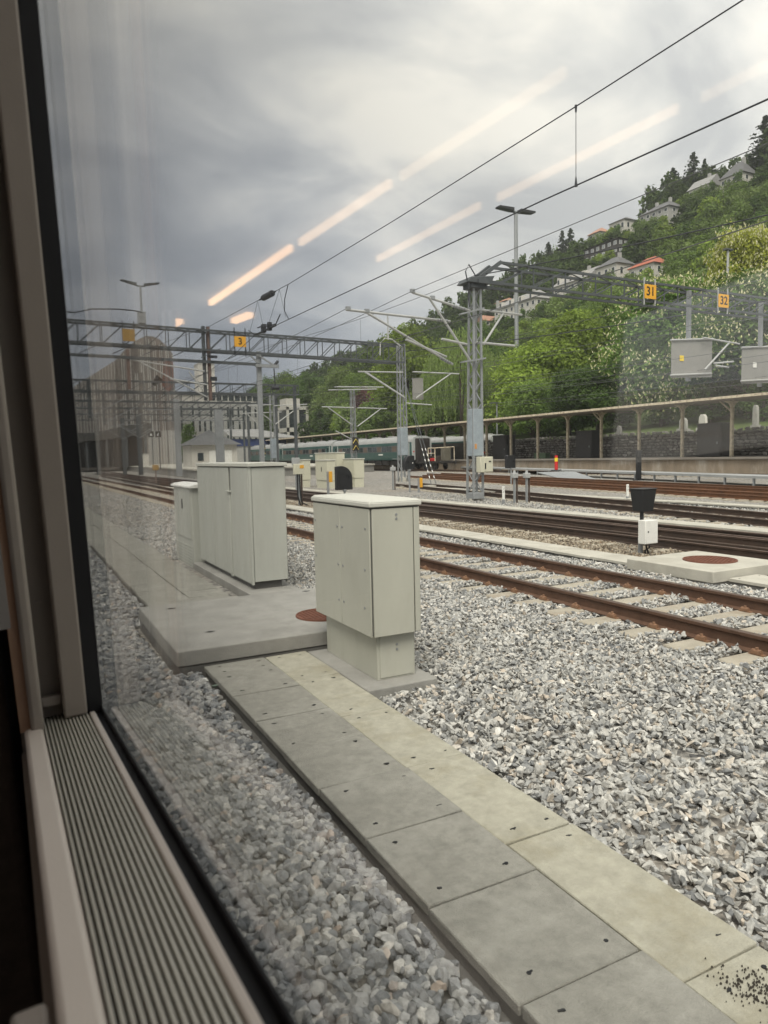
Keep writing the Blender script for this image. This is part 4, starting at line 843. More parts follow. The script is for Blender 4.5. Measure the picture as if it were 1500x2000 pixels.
# lighting poles with twin heads
def tlamp(label, x, y, zb, zt, span, r=0.12, head=0.2):
    t = thing('street_lamp', label, 'lamp', (x,y,zb), 'twin headed yard lamps')
    b = MB(); b.cyl((x,y,zb),(x,y,zt),r*1.3,10,r); build('pole', b, GALV, t)
    for s in (-1,1):
        b = MB(); b.cyl((x,y,zt-0.05),(x+s*span*0.25,y,zt-0.02),r*0.7,8); build('arm', b, GALV_DK, t)
        b = MB(); b.add([(x+s*span*0.2,y-head,zt-0.02),(x+s*span*0.2,y+head,zt-0.02),(x+s*span,y+head,zt+0.2),(x+s*span,y-head,zt+0.2),(x+s*span*0.2,y-head,zt+head*0.75),(x+s*span*0.2,y+head,zt+head*0.75),(x+s*span,y+head,zt+0.2+head*0.4),(x+s*span,y-head,zt+0.2+head*0.4)],[(0,1,2,3),(7,6,5,4),(0,4,5,1),(1,5,6,2),(2,6,7,3),(3,7,4,0)]); build('lamp_head', b, BLACK if zt > 20 else GALV_DK, t)
tlamp('tall twin headed lamp rising above the wooded hill behind the lattice mast', 90.0, 115.2, 9.5, 48.9, 4.35, 0.36, 0.75)
tlamp('short twin headed lamp standing on the number 3 gantry at the left', 7.52, 47.0, 10.35, 12.65, 1.15, 0.06, 0.16)
b = MB(); b.box(7.3,7.72,46.7,47.3,10.3,11.0); build('bracket', b, GALV, bpy.data.objects['street_lamp.001'])
t = thing('street_lamp', 'small grey lamp post among the trees just right of the lattice mast', 'lamp', (60,81.3,3.6)); b = MB(); b.cyl((60,81.3,3.6),(60,81.3,8.7),0.09,8); build('pole', b, GALV, t)
b = MB(); b.box(59.0,61.0,81.1,81.5,8.68,8.8); build('lamp_head', b, GALV_DK, t)
t = thing('street_lamp', 'thin pale pole rising before the chestnut blossoms above sign 32', 'pole', (80,60.4,5.5)); b = MB(); b.cyl((80,60.4,5.0),(80,60.4,26.25),0.15,8); build('pole', b, GALV_LT, t)
b = MB(); b.box(79.4,80.6,60.1,60.7,26.2,26.38); build('lamp_head', b, GALV_DK, t)
# platform signals with two small arrows
t = thing('route_indicator', 'pair of black platform signs with white arrows on a pole at the left', 'sign', (18.6,112,0.6))
b = MB(); b.cyl((18.6,112,0.5),(18.6,112,8.6),0.08,8); build('pole', b, GALV_DK, t)
for dx in (-0.1,0.95):
    b = MB(); b.box(18.1+dx,18.9+dx,111.7,111.9,5.3,6.2); p = build('panel', b, BLACK, t)
    b = MB(); b.prism([(18.3+dx,5.55),(18.7+dx,5.55),(18.5+dx,5.95)],111.68,111.7,'y'); build('arrow', b, WHITE, p)
t = thing('loudspeaker_pole', 'dark horn shaped floodlight on a post in front of the fin clad tower', 'lamp', (17.5,100,0.6))
b = MB(); b.cyl((17.5,100,0.5),(17.5,100,12.4),0.07,8); build('pole', b, GALV_DK, t); b = MB(); b.cyl((17.0,99.8,11.9),(17.9,99.6,12.9),0.25,10,0.55); build('floodlight', b, BLACK, t)

# ------------------------------------------------------------------ wires
def sagline(p, q, sag, n=14): p = Vector(p); q = Vector(q); return [p.lerp(q, k/n)-Vector((0,0,sag*4*(k/n)*(1-k/n))) for k in range(n+1)]
t = thing('catenary_wire', 'thick overhead contact and carrier wire over the nearest track, with an insulator and section switch', 'overhead wire', (7.6,22,6))
b = MB(); b.tube([(7.6,-6,5.36),(7.6,5.27,5.58),(7.6,9.05,5.70),(7.6,21.5,5.95),(7.6,24,5.99)],0.011); build('contact_wire', b, WIRE, t)
b = MB(); b.tube([(7.6,24.2,6.0),(7.66,27,5.74),(7.8,32,5.62),(8.3,47,5.8),(8.6,110,6.4)],0.011); build('contact_wire', b, WIRE, t)
b = MB(); b.tube([(7.6,-6,7.05),(7.6,2,6.86),(7.6,5.6,6.8),(7.6,8.3,6.8),(7.6,14,6.84),(7.6,20.7,6.96),(7.6,30.3,7.35),(7.6,47,8.7)],0.009); build('carrier_wire', b, WIRE, t)
b = MB(); b.cyl((7.6,8.3,6.8),(7.6,8.3,5.7),0.005,6); b.cyl((7.6,8.3,5.66),(7.6,8.3,5.8),0.025,8,0.008); b.cyl((7.6,8.3,6.72),(7.6,8.3,6.82),0.012,8,0.02); build('dropper', b, WIRE, t)
b = MB(); b.cyl((7.6,22.2,7.01),(7.6,23.1,7.05),0.10,12); b.cyl((7.6,21.9,7.0),(7.6,23.5,7.065),0.03,8); build('insulator', b, WIRE, t)
b = MB(); b.tube([(7.6,20.7,6.96),(7.6,21.05,6.6),(7.6,21.1,6.25),(7.6,20.75,5.94)],0.014); build('jumper_cable', b, WIRE, t)
b = MB()
for y0, zz in ((21.5,6.98),(23.7,7.07)): b.cyl((7.6,y0,zz),(7.6,y0+1.2,6.08),0.006,6); b.cyl((7.6,y0,zz),(7.6,y0-0.5,6.05),0.006,6)
build('dropper', b, WIRE, t)
b = MB(); b.bar((7.6,22.0,5.96),(7.6,24.2,6.0),0.09,0.025); b.bar((7.52,22.2,6.05),(7.52,23.6,6.15),0.03); b.bar((7.68,22.2,6.05),(7.68,23.6,6.15),0.03); b.box(7.54,7.66,22.5,22.65,5.9,6.16); b.box(7.54,7.66,23.1,23.3,5.93,6.2); b.bar((7.6,22.0,5.97),(7.6,21.5,6.22),0.025); b.bar((7.6,24.1,6.0),(7.6,24.9,6.28),0.025); build('section_switch', b, WIRE, t)
def line(label, pts, r=0.012, m=WIRE_LT, drops=()):
    t = thing('catenary_wire', label, 'overhead wire', pts[0]); b = MB(); b.tube(pts, r, 5); build('wire', b, m, t)
    for (p, q) in drops: b = MB(); b.cyl(p, q, r*0.6, 5); build('dropper', b, m, t)
line('carrier wire running past the top of the nearest lattice mast', sagline((17.3,24.5,9.1),(15.4,47,9.3),0.25)+[Vector((13,110,8.5))], drops=[((16.4,34,8.9),(16.4,34,6.9))])
line('carrier wire on the upper cantilever tip of the nearest mast', [Vector((15.0,2,8.3))]+sagline((14.1,24.5,8.12),(12.8,60,8.5),0.5), drops=[((13.6,36,7.8),(13.6,36,6.2)),((13.2,46,7.9),(13.2,46,6.3))])
line('carrier wire on the lower cantilever tip of the nearest mast', sagline((11.55,25.1,7.38),(11.4,60,8.0),0.4), drops=[((11.5,33,7.15),(11.5,33,6.0)),((11.5,42,7.2),(11.5,42,6.1))])
line('contact wire below the lower cantilever of the nearest mast', sagline((11.9,4,5.75),(11.9,24.5,5.8),0.1)+sagline((11.9,25,5.8),(11.5,75,6.4),0.1))
line('contact wire below the upper cantilever of the nearest mast', sagline((14.6,24.5,6.5),(13.4,80,6.6),0.1))
line('upper one of two dark wires rising to the right edge past the hillside', sagline((17.1,24.6,9.0),(24.5,8,9.4),0.2), 0.022, WIRE)
line('heavy dark feeder cable crossing above sign 32', sagline((36.0,12,9.2),(26.4,48,9.6),0.5), 0.03, WIRE)
rngw = random.Random(5)
labs = ['faint wire {} across the wooded slope'.format(s) for s in ('just under the right gantry','a little lower, past the mesh screens','level with the top of the mesh screen','through the middle of the mesh screen','along the bottom of the mesh screen','just above the canopy','skimming the canopy roof line','over the rust brown track','over the orange track','over the walkway')]
for i, lab in enumerate(labs):
    x = 19+i*2.2; z = (7.4,6.6,7.2,6.2,5.8,6.4,5.6,7.6,6.9,5.9)[i]
    line(lab, sagline((x+4,8,z),(x-1.5,60,z+0.3),0.35)+[Vector((x-4,110,z+0.2))], 0.010)
t = thing('guy_wire', 'pair of slanting guy wires with white sleeves left of the lattice mast', 'guy wire', (22.0,36,0))
for dx in (0,0.35):
    p = Vector((26.1,46.8,7.4)); q = Vector((21.9+dx,36.2,-0.1)); b = MB(); b.cyl(p,q,0.02,6); build('wire', b, GALV_DK, t)
    for k in range(6): b = MB(); f = 0.70+k*0.045; b.cyl(p.lerp(q,f),p.lerp(q,f+0.018),0.024,6); build('sleeve', b, WHITE, t)
b = MB(); b.box(21.5,22.7,35.9,36.5,GZ,-0.05); build('anchor_plate', b, CONC_PALE, t)

# ------------------------------------------------------------------ green coaches
def coach(label, x, y0, y1, zb, win=True, near_end=True, dark=False):
    """x is the side facing the camera; built lengthwise along the track"""
    g = GREEN_DK if dark else GREEN; w = 2.85; xm = x+w/2
    t = thing('railway_coach', label, 'railway coach', (xm,(y0+y1)/2,zb-1.0), 'green passenger coaches')
    zs, ze, zt = zb+0.15, zb+2.28, zb+3.05
    prof = [(x+0.06,zs),(x,zs+0.35),(x,zs+1.2),(x+0.06,ze),(x+w-0.06,ze),(x+w,zs+1.2),(x+w,zs+0.35),(x+w-0.06,zs)]
    b = MB(); b.prism(prof, y0, y1, 'y'); build('body', b, g, t, bevel=0.02)
    rp = [(x+0.05,ze+0.002),(x+0.10,ze+0.28),(x+0.35,ze+0.58),(x+0.85,ze+0.75),(x+w-0.85,ze+0.75),(x+w-0.35,ze+0.58),(x+w-0.10,ze+0.28),(x+w-0.05,ze+0.002)]
    b = MB(); b.prism(rp, y0-0.02, y1+0.02, 'y'); rf = build('roof', b, COACHROOF, t)
    for k in range(5): b = MB(); yy = y0+2.5+k*(y1-y0-5)/4; b.box(xm-0.5,xm+0.5,yy-0.6,yy+0.6,ze+0.72,ze+0.9); build('roof_vent', b, COACHROOF, rf, bevel=0.05)
    b = MB(); b.box(x-0.012,x+0.02,y0+2.0,y1-2.0,zs+0.98,zs+1.78); wb = build('window_band', b, mat('window_band_grey',(0.09,0.10,0.10),0.5), t)
    n = 14; st = (y1-y0-4.4)/n
    for k in range(n):
        yy = y0+2.2+k*st; b = MB(); b.box(x-0.02,x+0.015,yy+0.10,yy+st-0.10,zs+1.08,zs+1.70); build('window', b, DKWIN if (k*7+int(y0))%3 else CURTAIN_W, wb)
    for yy in (y0+0.75, y1-0.75-0.85):
        b = MB(); b.box(x-0.02,x+0.03,yy,yy+0.85,zs+0.1,ze-0.05); d = build('door', b, g, t, bevel=0.01)
        b = MB(); b.box(x-0.03,x-0.018,yy+0.2,yy+0.65,zs+1.1,zs+1.8); build('window', b, DKWIN, d)
        b = MB(); b.box(x-0.012,x+0.02,yy-0.35,yy-0.12,zs+0.3,ze-0.05); build('door_strip', b, COACHGREY, t)
    b = MB(); b.box(x-0.015,x+0.01,y0+7.4,y0+8.6,zs+0.62,zs+0.78); build('name_plate', b, WHITE, t)
    b = MB(); b.box(x-0.012,x+0.01,y0+2.4,y0+4.8,zs+0.12,zs+0.18); build('data_panel', b, SIGNAL_GREY, t)
    b = MB(); b.box(x+0.25,x+w-0.25,y0+0.6,y1-0.6,zb-0.45,zs+0.02)
    for k in range(6): yy = y0+6+k*2.1; b.box(x+0.1,x+0.6,yy,yy+1.5,zb-0.5,zb+0.12)
    build('underframe', b, UNDER, t)
    for yy in (y0+3.2, y1-3.2):
        b = MB(); b.box(x+0.35,x+w-0.35,yy-1.5,yy+1.5,zb-0.72,zb-0.35); bg_ = build('bogie', b, UNDER, t)
        for a in (-1.25,1.25):
            for xx in (x+0.68, x+w-0.82): b = MB(); b.cyl((xx,yy+a,zb-0.55),(xx+0.14,yy+a,zb-0.55),0.46,18); build('wheel', b, UNDER, bg_)
    if near_end:
        b = MB(); b.prism([(x+0.10,zs),(x+0.06,ze),(x+0.35,ze+0.58),(x+0.85,ze+0.74),(x+w-0.85,ze+0.74),(x+w-0.35,ze+0.58),(x+w-0.06,ze),(x+w-0.1,zs)], y0-0.10, y0, 'y'); build('end_wall', b, COACHGREY, t)
        b = MB(); b.box(xm-0.95,xm+0.95,y0-0.45,y0-0.1,zb-0.1,ze+0.45); build('gangway', b, mat('gangway_rubber',(0.028,0.024,0.022),0.8), t, bevel=0.1)
        b = MB()
        for xx in (x+0.55, x+w-0.55): b.cyl((xx,y0-0.1,zb-0.1),(xx,y0-0.75,zb-0.1),0.09,10); b.cyl((xx,y0-0.75,zb-0.1),(xx,y0-0.8,zb-0.1),0.24,14)
        build('buffer', b, UNDER, t)
        for xx in (x+0.3,x+w-0.3): b = MB(); b.cyl((xx,y0-0.1,zs+1.0),(xx,y0-0.13,zs+1.0),0.09,10); build('tail_lamp', b, RED, t)
    return t
coach('nearest green railway coach, its dark gangway end facing right', 42.0, 74.0, 97.6, 1.02)
coach('second green railway coach from the right, coupled behind the nearest one', 42.0, 98.3, 121.8, 1.12, near_end=True)
coach('third green railway coach from the right', 42.05, 122.6, 146.2, 1.22, near_end=True)
coach('fourth and dimmest green railway coach, far left of the rake', 42.1, 147.0, 170.6, 1.32, dark=True, near_end=True)
coach('green coach standing behind the platform posts right of the track trolley', 56.0, 77.5, 101.0, 1.25)
# low rail trolley at the coach end
t = thing('rail_trolley', 'dark low rail trolley with cream handrails coupled to the coach end', 'rail vehicle', (43.9,70.5,0))
b = MB(); b.box(42.4,45.2,69.2,72.9,0.75,1.0); build('deck', b, UNDER, t)
b = MB()
for yy in (70.0,72.0):
    for xx in (42.75,44.2): b.cyl((xx,yy,0.45),(xx+0.13,yy,0.45),0.44,16)
build('wheel', b, UNDER, t)
for x0,x1,y0,y1,z1,m in ((42.6,43.5,72.0,72.8,1.9,UNDER),(43.7,44.8,71.4,72.4,1.6,mat('oily_brown',(0.06,0.045,0.035),0.7)),(43.0,43.4,70.9,71.4,1.35,RED),(44.0,44.9,69.8,70.6,2.6,mat('olive_box',(0.14,0.13,0.10),0.7))): b = MB(); b.box(x0,x1,y0,y1,1.0,z1); build('machinery', b, m, t, bevel=0.04)
b = MB()
for (p,q) in (((42.5,69.4,1.0),(42.5,69.4,2.5)),((42.5,70.9,1.0),(42.5,70.9,2.5)),((42.5,69.4,2.5),(42.5,70.9,2.5)),((42.5,69.4,1.9),(42.5,70.9,1.9)),((45.1,69.4,1.0),(45.1,69.4,2.6)),((45.1,69.4,2.6),(42.5,69.4,2.5))): b.cyl(p,q,0.05,8)
build('handrail', b, CANPOST, t)
b = MB()
for xx in (42.9,44.7): b.cyl((xx,69.2,0.85),(xx,68.6,0.85),0.09,8); b.cyl((xx,68.6,0.85),(xx,68.55,0.85),0.22,12)
build('buffer', b, UNDER, t)

# ------------------------------------------------------------------ canopied platform, stone wall, sheds
b = MB(); b.box(46.0,53.6,16,175,GZ-0.2,0.93); PF = struct('platform', b, [PLATWALL]); 
b = MB(); b.box(45.82,53.6,16,175,0.932,1.09); o = build('platform_coping', b, PLATTOP, PF, bevel=0.02)
t = thing('platform_canopy', 'long flat roofed platform canopy on flaking cream posts in front of the stone wall', 'canopy', (49,70,1.09))
b = MB(); b.prism([(45.4,5.30),(45.4,5.42),(49.0,5.56),(53.0,5.72),(53.0,5.60),(49.0,5.44)], 16, 176, 'y'); rf = build('roof', b, CANOPY_TOP, t)
for k in range(9):
    b = MB(); xx = 45.55+k*0.8; zz = 5.295+(xx-45.4)*0.039; b.box(xx,xx+0.72,16,176,zz-0.03,zz+0.0); build('soffit_board', b, CANOPY, rf)
b = MB(); b.box(45.36,45.42,16,176,5.29,5.47); build('fascia', b, CANPOST, rf)
for k in range(31):
    y = 27.0+4.53*k
    b = MB(); b.box(48.42,48.64,y-0.11,y+0.11,1.09,5.40); po = build('post', b, CANPOST, t, bevel=0.02)
    if k < 16:
        b = MB(); b.prism([(47.3,5.34),(48.42,5.38),(48.42,4.75),(48.2,5.1),(47.7,5.27)], y-0.06, y+0.06, 'y'); b.prism([(49.8,5.42),(48.64,5.39),(48.64,4.75),(48.85,5.1),(49.3,5.32)], y-0.06, y+0.06, 'y'); build('bracket', b, CANPOST, po)
        b = MB(); b.prism([(y+0.11,4.5),(y+0.11,4.65),(y+1.0,5.38),(y+1.15,5.38)] if k%3==2 else [(y+0.11,5.0),(y+0.11,5.37),(y+0.7,5.37),(y+0.2,5.2)], 48.47, 48.59, 'x'); build('knee_brace', b, CANPOST, po)
        b = MB(); b.box(46.2,52.5,y-0.07,y+0.07,5.30,5.36); build('cross_beam', b, CANOPY, po)
def kiosk(label, x0, x1, y0, y1, zt):
    t = thing('platform_shed', label, 'shed', ((x0+x1)/2,(y0+y1)/2,1.09), 'dark grey platform sheds')
    b = MB(); b.box(x0,x1,y0,y1,1.092,zt); build('body', b, DOORGREY, t, bevel=0.02)
    b = MB(); b.box(x0-0.04,x0+0.01,y0+0.12,y1-0.1,1.12,zt-0.1); d = build('door', b, KIOSK, t, bevel=0.01)
    b = MB(); b.box(x0-0.06,x0-0.035,y0+0.3,y0+0.42,2.1,2.3); build('handle', b, GALV, d)
    b = MB(); b.box(x0-0.08,x1+0.05,y0-0.05,y1+0.05,zt,zt+0.08); build('roof', b, KIOSK, t)
kiosk('dark grey platform shed just right of the lattice mast by the second coach', 50.3, 51.6, 66.4, 69.0, 3.75)
kiosk('dark grey platform shed in the middle of the stone wall', 50.3, 51.6, 52.7, 55.0, 3.72)
kiosk('dark grey platform shed at the right, the widest in view', 50.3, 51.6, 38.3, 40.6, 3.75)
t = thing('planter_box', 'low green box on the platform left of the middle shed', 'box', (48.9,58.6,1.09)); b = MB(); b.box(48.6,49.2,57.6,59.4,1.10,1.6); build('tub', b, mat('dull_green_box',(0.10,0.15,0.09),0.7), t); b = MB(); b.box(48.55,49.25,57.55,59.45,1.6,1.67); build('lid', b, mat('dull_green_lid',(0.14,0.19,0.12),0.7), t)
t = thing('rubbish_bags', 'pile of pale bags with an orange cloth by the shed near the mast', 'bags', (48.8,69.4,1.09))
for i, (y, s, m) in enumerate(((69.2,0.42,mat('sack_white',(0.5,0.48,0.45),0.8)),(69.9,0.36,mat('sack_tan',(0.33,0.22,0.17),0.8)),(68.8,0.3,ORANGE))):
    V, F = hull_stone(random.Random(40+i), 40); b = MB(); b.add([(48.8+v[0]*s, y+v[1]*s, 1.09+(0.42 if i < 2 else 0.75)+v[2]*s*1.3) for v in V], [list(f) for f in F]); build('bag', b, m, t)
# retaining wall: the stones that show are built one by one, the rest share one mesh
t = thing('stone_wall', 'dark rubble stone retaining wall behind the platform canopy', 'wall', (54,60,1.0))
b = MB(); b.prism([(54.12,0.9),(54.7,0.9),(54.7,3.15),(54.15,3.12)], 30, 76, 'y'); b.prism([(54.12,0.9),(54.7,0.9),(54.7,3.3),(54.15,3.3)], 76.0, 180, 'y'); build('wall_core', b, STONE_W, t)
shp = []
rr = random.Random(21)
for k in range(14):
    V, F = hull_stone(rr, 16); b = MB(); V = np.sign(V)*np.abs(V)**0.8; b.add([(v[2]*0.5, v[0], v[1]) for v in V], [list(f) for f in F])
    me = bpy.data.meshes.new('stone'); me.from_pydata(b.v, [], b.f); me.materials.append(WALLSTONE); shp.append(me)
rest = MB(); cnt = 0; z = 1.12; rowi = 0
while z < 3.25:
    h = rr.uniform(0.22,0.36); y = 33.5+rr.uniform(0,0.4)
    while y < 76:
        l = rr.uniform(0.35,0.8); me = rr.choice(shp); px_ = 54.13+rr.uniform(-0.02,0.03)
        if cnt < 300 and y < 64:
            o = bpy.data.objects.new('stone', me); COL.objects.link(o); o.parent = t; o.location = Vector((px_,y+l/2,z+h/2))-ORG[t.name]; o.scale = (0.22,l*0.53,h*0.66); o.rotation_euler = (rr.uniform(-0.06,0.06),0,0); cnt += 1
        else:
            vs = [(px_+v.co.x*0.22, y+l/2+v.co.y*l*0.53, z+h/2+v.co.z*h*0.66) for v in me.vertices]; rest.add(vs, [list(p.vertices) for p in me.polygons])
        y += l+0.02
    z += h*0.95; rowi += 1
o = build('stone', rest, WALLSTONE, t, smooth=False); o['kind'] = 'stuff'
# pale limewash scars and joints
b = MB(); b.box(54.05,54.75,30,76,3.12,3.22); build('coping', b, CONC_DARK, t)
# graveyard bank behind the wall
def hill_z(x, y): 
    return 3.05+max(0,x-54.5)*0.13
for lab, x, y, z0, z1, w, m in (('white headstone standing on the grass bank behind the wall', 60, 47.9, 3.7, 5.1, 0.85, PLASTER),('grey rounded headstone left of the white one', 60, 50.2, 3.7, 4.9, 0.9, CONC),('grey obelisk gravestone right of the white headstone', 60, 42.3, 3.7, 5.6, 0.5, CONC),('dark small gravestone near the middle shed', 60, 58.8, 3.6, 4.5, 0.6, CONC_DARK)):
    t = thing('gravestone', lab, 'gravestone', (x,y,z0)); b = MB(); b.prism([(y-w/2,z0),(y+w/2,z0),(y+w*0.42,z1-0.25),(y+w*0.2,z1),(y-w*0.2,z1),(y-w*0.42,z1-0.25)], x, x+0.35, 'x'); build('stone', b, m, t, bevel=0.03)
    b = MB(); b.box(x-0.15,x+0.5,y-w*0.65,y+w*0.65,z0-0.15,z0+0.12); build('plinth', b, m, t)

# ------------------------------------------------------------------ wooded hill
RT = [(-50,186),(129,186),(162,189),(177,170),(197,165),(215,157),(234,138),(262,134),(346,124),(392,117),(470,108),(560,90)]
def ridge_x(y):
    for (a,xa),(b,xb) in zip(RT[:-1],RT[1:]):
        if a <= y <= b: return xa+(xb-xa)*(y-a)/(b-a)
    return RT[0][1] if y < RT[0][0] else RT[-1][1]
def hz(x, y):
    xr = ridge_x(y)-4; bank = 3.05+max(0.0,min(x,xr)-54.5)*0.13
    s = 0.7*(min(x,xr)-70)-5.0; k = 3.0; m_ = max(bank,s); z = m_+math.log(math.exp((bank-m_)/k)+math.exp((s-m_)/k))*k-0.4
    if x > xr: z -= 0.10*(x-xr)
    return z+0.5*math.sin(x*0.21+y*0.11)*min(1,max(0,(x-66)/10))
b = MB(); xs = [54.72+(k*3.0 if k < 12 else 36+(k-12)*5.5) for k in range(52)]; ys = [-60+k*9 for k in range(72)]
for x in xs:
    for y in ys: b.v.append((x,y,hz(x,y)))
ny = len(ys)
for i in range(len(xs)-1):
    for j in range(ny-1): b.f.append([i*ny+j,(i+1)*ny+j,(i+1)*ny+j+1,i*ny+j+1]); b.m.append(0 if xs[i] < 68 else 1)
struct('hill', b, [GRASS, HILLSOIL])

# ------------------------------------------------------------------ trees
def rand_dirs(rng, n):
    d = rng.normal(size=(n,3)); return d/np.linalg.norm(d,axis=1,keepdims=True)
def leaf_quads(rng, C, Nrm, size):
    n = len(C); a = np.cross(Nrm, rand_dirs(rng,n)); a /= np.linalg.norm(a,axis=1,keepdims=True)+1e-9; c = np.cross(Nrm,a)
    s = (size*rng.uniform(0.6,1.35,n))[:,None]; a = a*s*0.62; c = c*s*0.42; bend = Nrm*s*0.16
    V = np.stack([C-a-bend*0.4, C+c+bend*rng.uniform(-0.3,0.5,(n,1)), C+a-bend*0.4, C-c+bend*rng.uniform(-0.3,0.5,(n,1))],1).reshape(-1,3)
    return V, np.arange(n*4).reshape(n,4)
def crown_points(rng, w, zb, zt, n, nb, shape='round'):
    """clumps of leaves on many small boughs filling an uneven crown"""
    H = zt-zb; P = []; D = []
    cs = []
    for k in range(nb):
        f = (k+0.5)/nb; u = rng.uniform(0,2*math.pi)
        prof = {'round': math.sin(math.pi*min(1,0.16+0.84*f))**0.65, 'tall': (0.35+0.65*math.sin(math.pi*f**0.9)), 'wide': math.sin(math.pi*min(1,0.22+0.75*f))**0.5}[shape]
        rr_ = w*0.5*prof*rng.uniform(0.45,0.85)
        br_ = w*rng.uniform(0.13,0.21); cs.append((math.cos(u)*rr_, math.sin(u)*rr_, zb+H*(0.10+0.82*f), br_))
    cs.append((0,0,zb+H*0.55,w*0.26)); cs.append((0,0,zb+H*0.8,w*0.18))
    wt = np.array([c[3]**2 for c in cs]); wt /= wt.sum()
    for (x,y,z,r), q in zip(cs,wt):
        m_ = max(6,int(n*q)); d = rand_dirs(rng,m_); rad = r*rng.uniform(0.6,1.12,m_)*(1+0.25*np.sin(d[:,0]*5+x)*np.sin(d[:,1]*5+y))
        p = np.stack([x+d[:,0]*rad, y+d[:,1]*rad, z+d[:,2]*rad*0.78],1); P.append(p); D.append(d)
    return np.concatenate(P), np.concatenate(D), cs
def crown_mesh(name, seed, w, zb, zt, n, size, nb, shape='round', m=None):
    rng = np.random.default_rng(seed); P, D, cs = crown_points(rng,w,zb,zt,n,nb,shape)
    Nn = D*0.7+rng.normal(size=D.shape)*0.55+np.array([0,0,0.45]); Nn /= np.linalg.norm(Nn,axis=1,keepdims=True)
    V, F = leaf_quads(rng,P,Nn,size); me = np_mesh(name,V,F,4); me.materials.append(m); return me, P, D, cs
def trunk_mesh(name, seed, h, r, cs, lim=9):
    rng = random.Random(seed); b = MB(); tp = [(0,0,-1.5),(rng.uniform(-.1,.1)*r*3,rng.uniform(-.1,.1)*r*3,h*0.3),(rng.uniform(-1,1)*r,rng.uniform(-1,1)*r,h*0.6),(0,0,h*0.92)]
    b.tube(tp,[r*1.25,r,r*0.7,r*0.2],8)
    for (x,y,z,br_) in cs[:lim]:
        z0 = min(h*0.75,max(h*0.18,z-math.hypot(x,y)*0.9)); b.tube([(0,0,z0),(x*0.45,y*0.45,z0+(z-z0)*0.65),(x,y,z)],[r*0.45,r*0.3,r*0.08],5)
    me = bpy.data.meshes.new(name); me.from_pydata(b.v,[],b.f); me.materials.append(BARK); me.polygons.foreach_set('use_smooth',[True]*len(me.polygons)); return me
def proto(seed, w, zb, h, n, size, nb, m, shape='round', r=None):
    cm, P, D, cs = crown_mesh('crown',seed,w,zb,h,n,size,nb,shape,m); return dict(crown=cm, trunk=trunk_mesh('trunk',seed,h,r or w*0.028,cs), w=w, h=h, P=P, D=D)
def tree(pr, label, x, y, z, sx=1, sz=1, rot=0, group=None, m=None, cat='tree', name='broadleaf_tree', extra=None):
    t = thing(name, label, cat, (x,y,z), group); t.rotation_euler = (0,0,rot); t.scale = (sx,sx,sz)
    for nm in ('trunk','crown'):
        o = bpy.data.objects.new(nm, pr[nm]); COL.objects.link(o); o.parent = t
        if nm == 'crown' and m is not None: o.material_slots[0].link = 'OBJECT'; o.material_slots[0].material = m
    if extra: o = bpy.data.objects.new('blossom', extra); COL.objects.link(o); o.parent = t; o['kind'] = 'stuff'
    return t
BIG = [proto(11,14,2.5,18,13500,0.40,40,LEAF_MID), proto(12,12,2.0,17,12000,0.38,36,LEAF_BRIGHT,'tall'), proto(13,15,2.5,16,13500,0.42,44,LEAF_MID,'wide')]
CH = proto(14,15,1.2,18,13500,0.44,46,LEAF_CHEST,'wide')
def candles(pr, seed, n, s):
    rng = np.random.default_rng(seed); P, D = pr['P'], pr['D']; ctr = np.array([0,0,pr['h']*0.5]); rel = P-ctr; rel[:,2] *= pr['w']/pr['h']
    rad = np.linalg.norm(rel,axis=1); sc_ = rad+D[:,2]*1.2+rng.normal(size=len(P))*1.0; idx = np.argsort(-sc_)[:int(n*1.5)]; idx = rng.choice(idx,n,replace=False)
    V = []; F = []
    for k, i in enumerate(idx):
        p = P[i]+D[i]*0.25; q = s*rng.uniform(0.7,1.3); o = len(V); tl = rng.normal(size=2)*0.12
        V += [p+np.array([q*.34,0,0]),p+np.array([0,q*.34,0]),p+np.array([-q*.34,0,0]),p+np.array([0,-q*.34,0]),p+np.array([tl[0],tl[1],q*1.05]),p-np.array([0,0,q*.3])]
        for a in range(4): F += [(o+a,o+(a+1)%4,o+4),(o+(a+1)%4,o+a,o+5)]
    me = np_mesh('blossom',np.array(V),np.array(F),3); me.materials.append(BLOSSOM); return me
CAND = candles(CH,3,1900,0.27)
fr = random.Random(77)
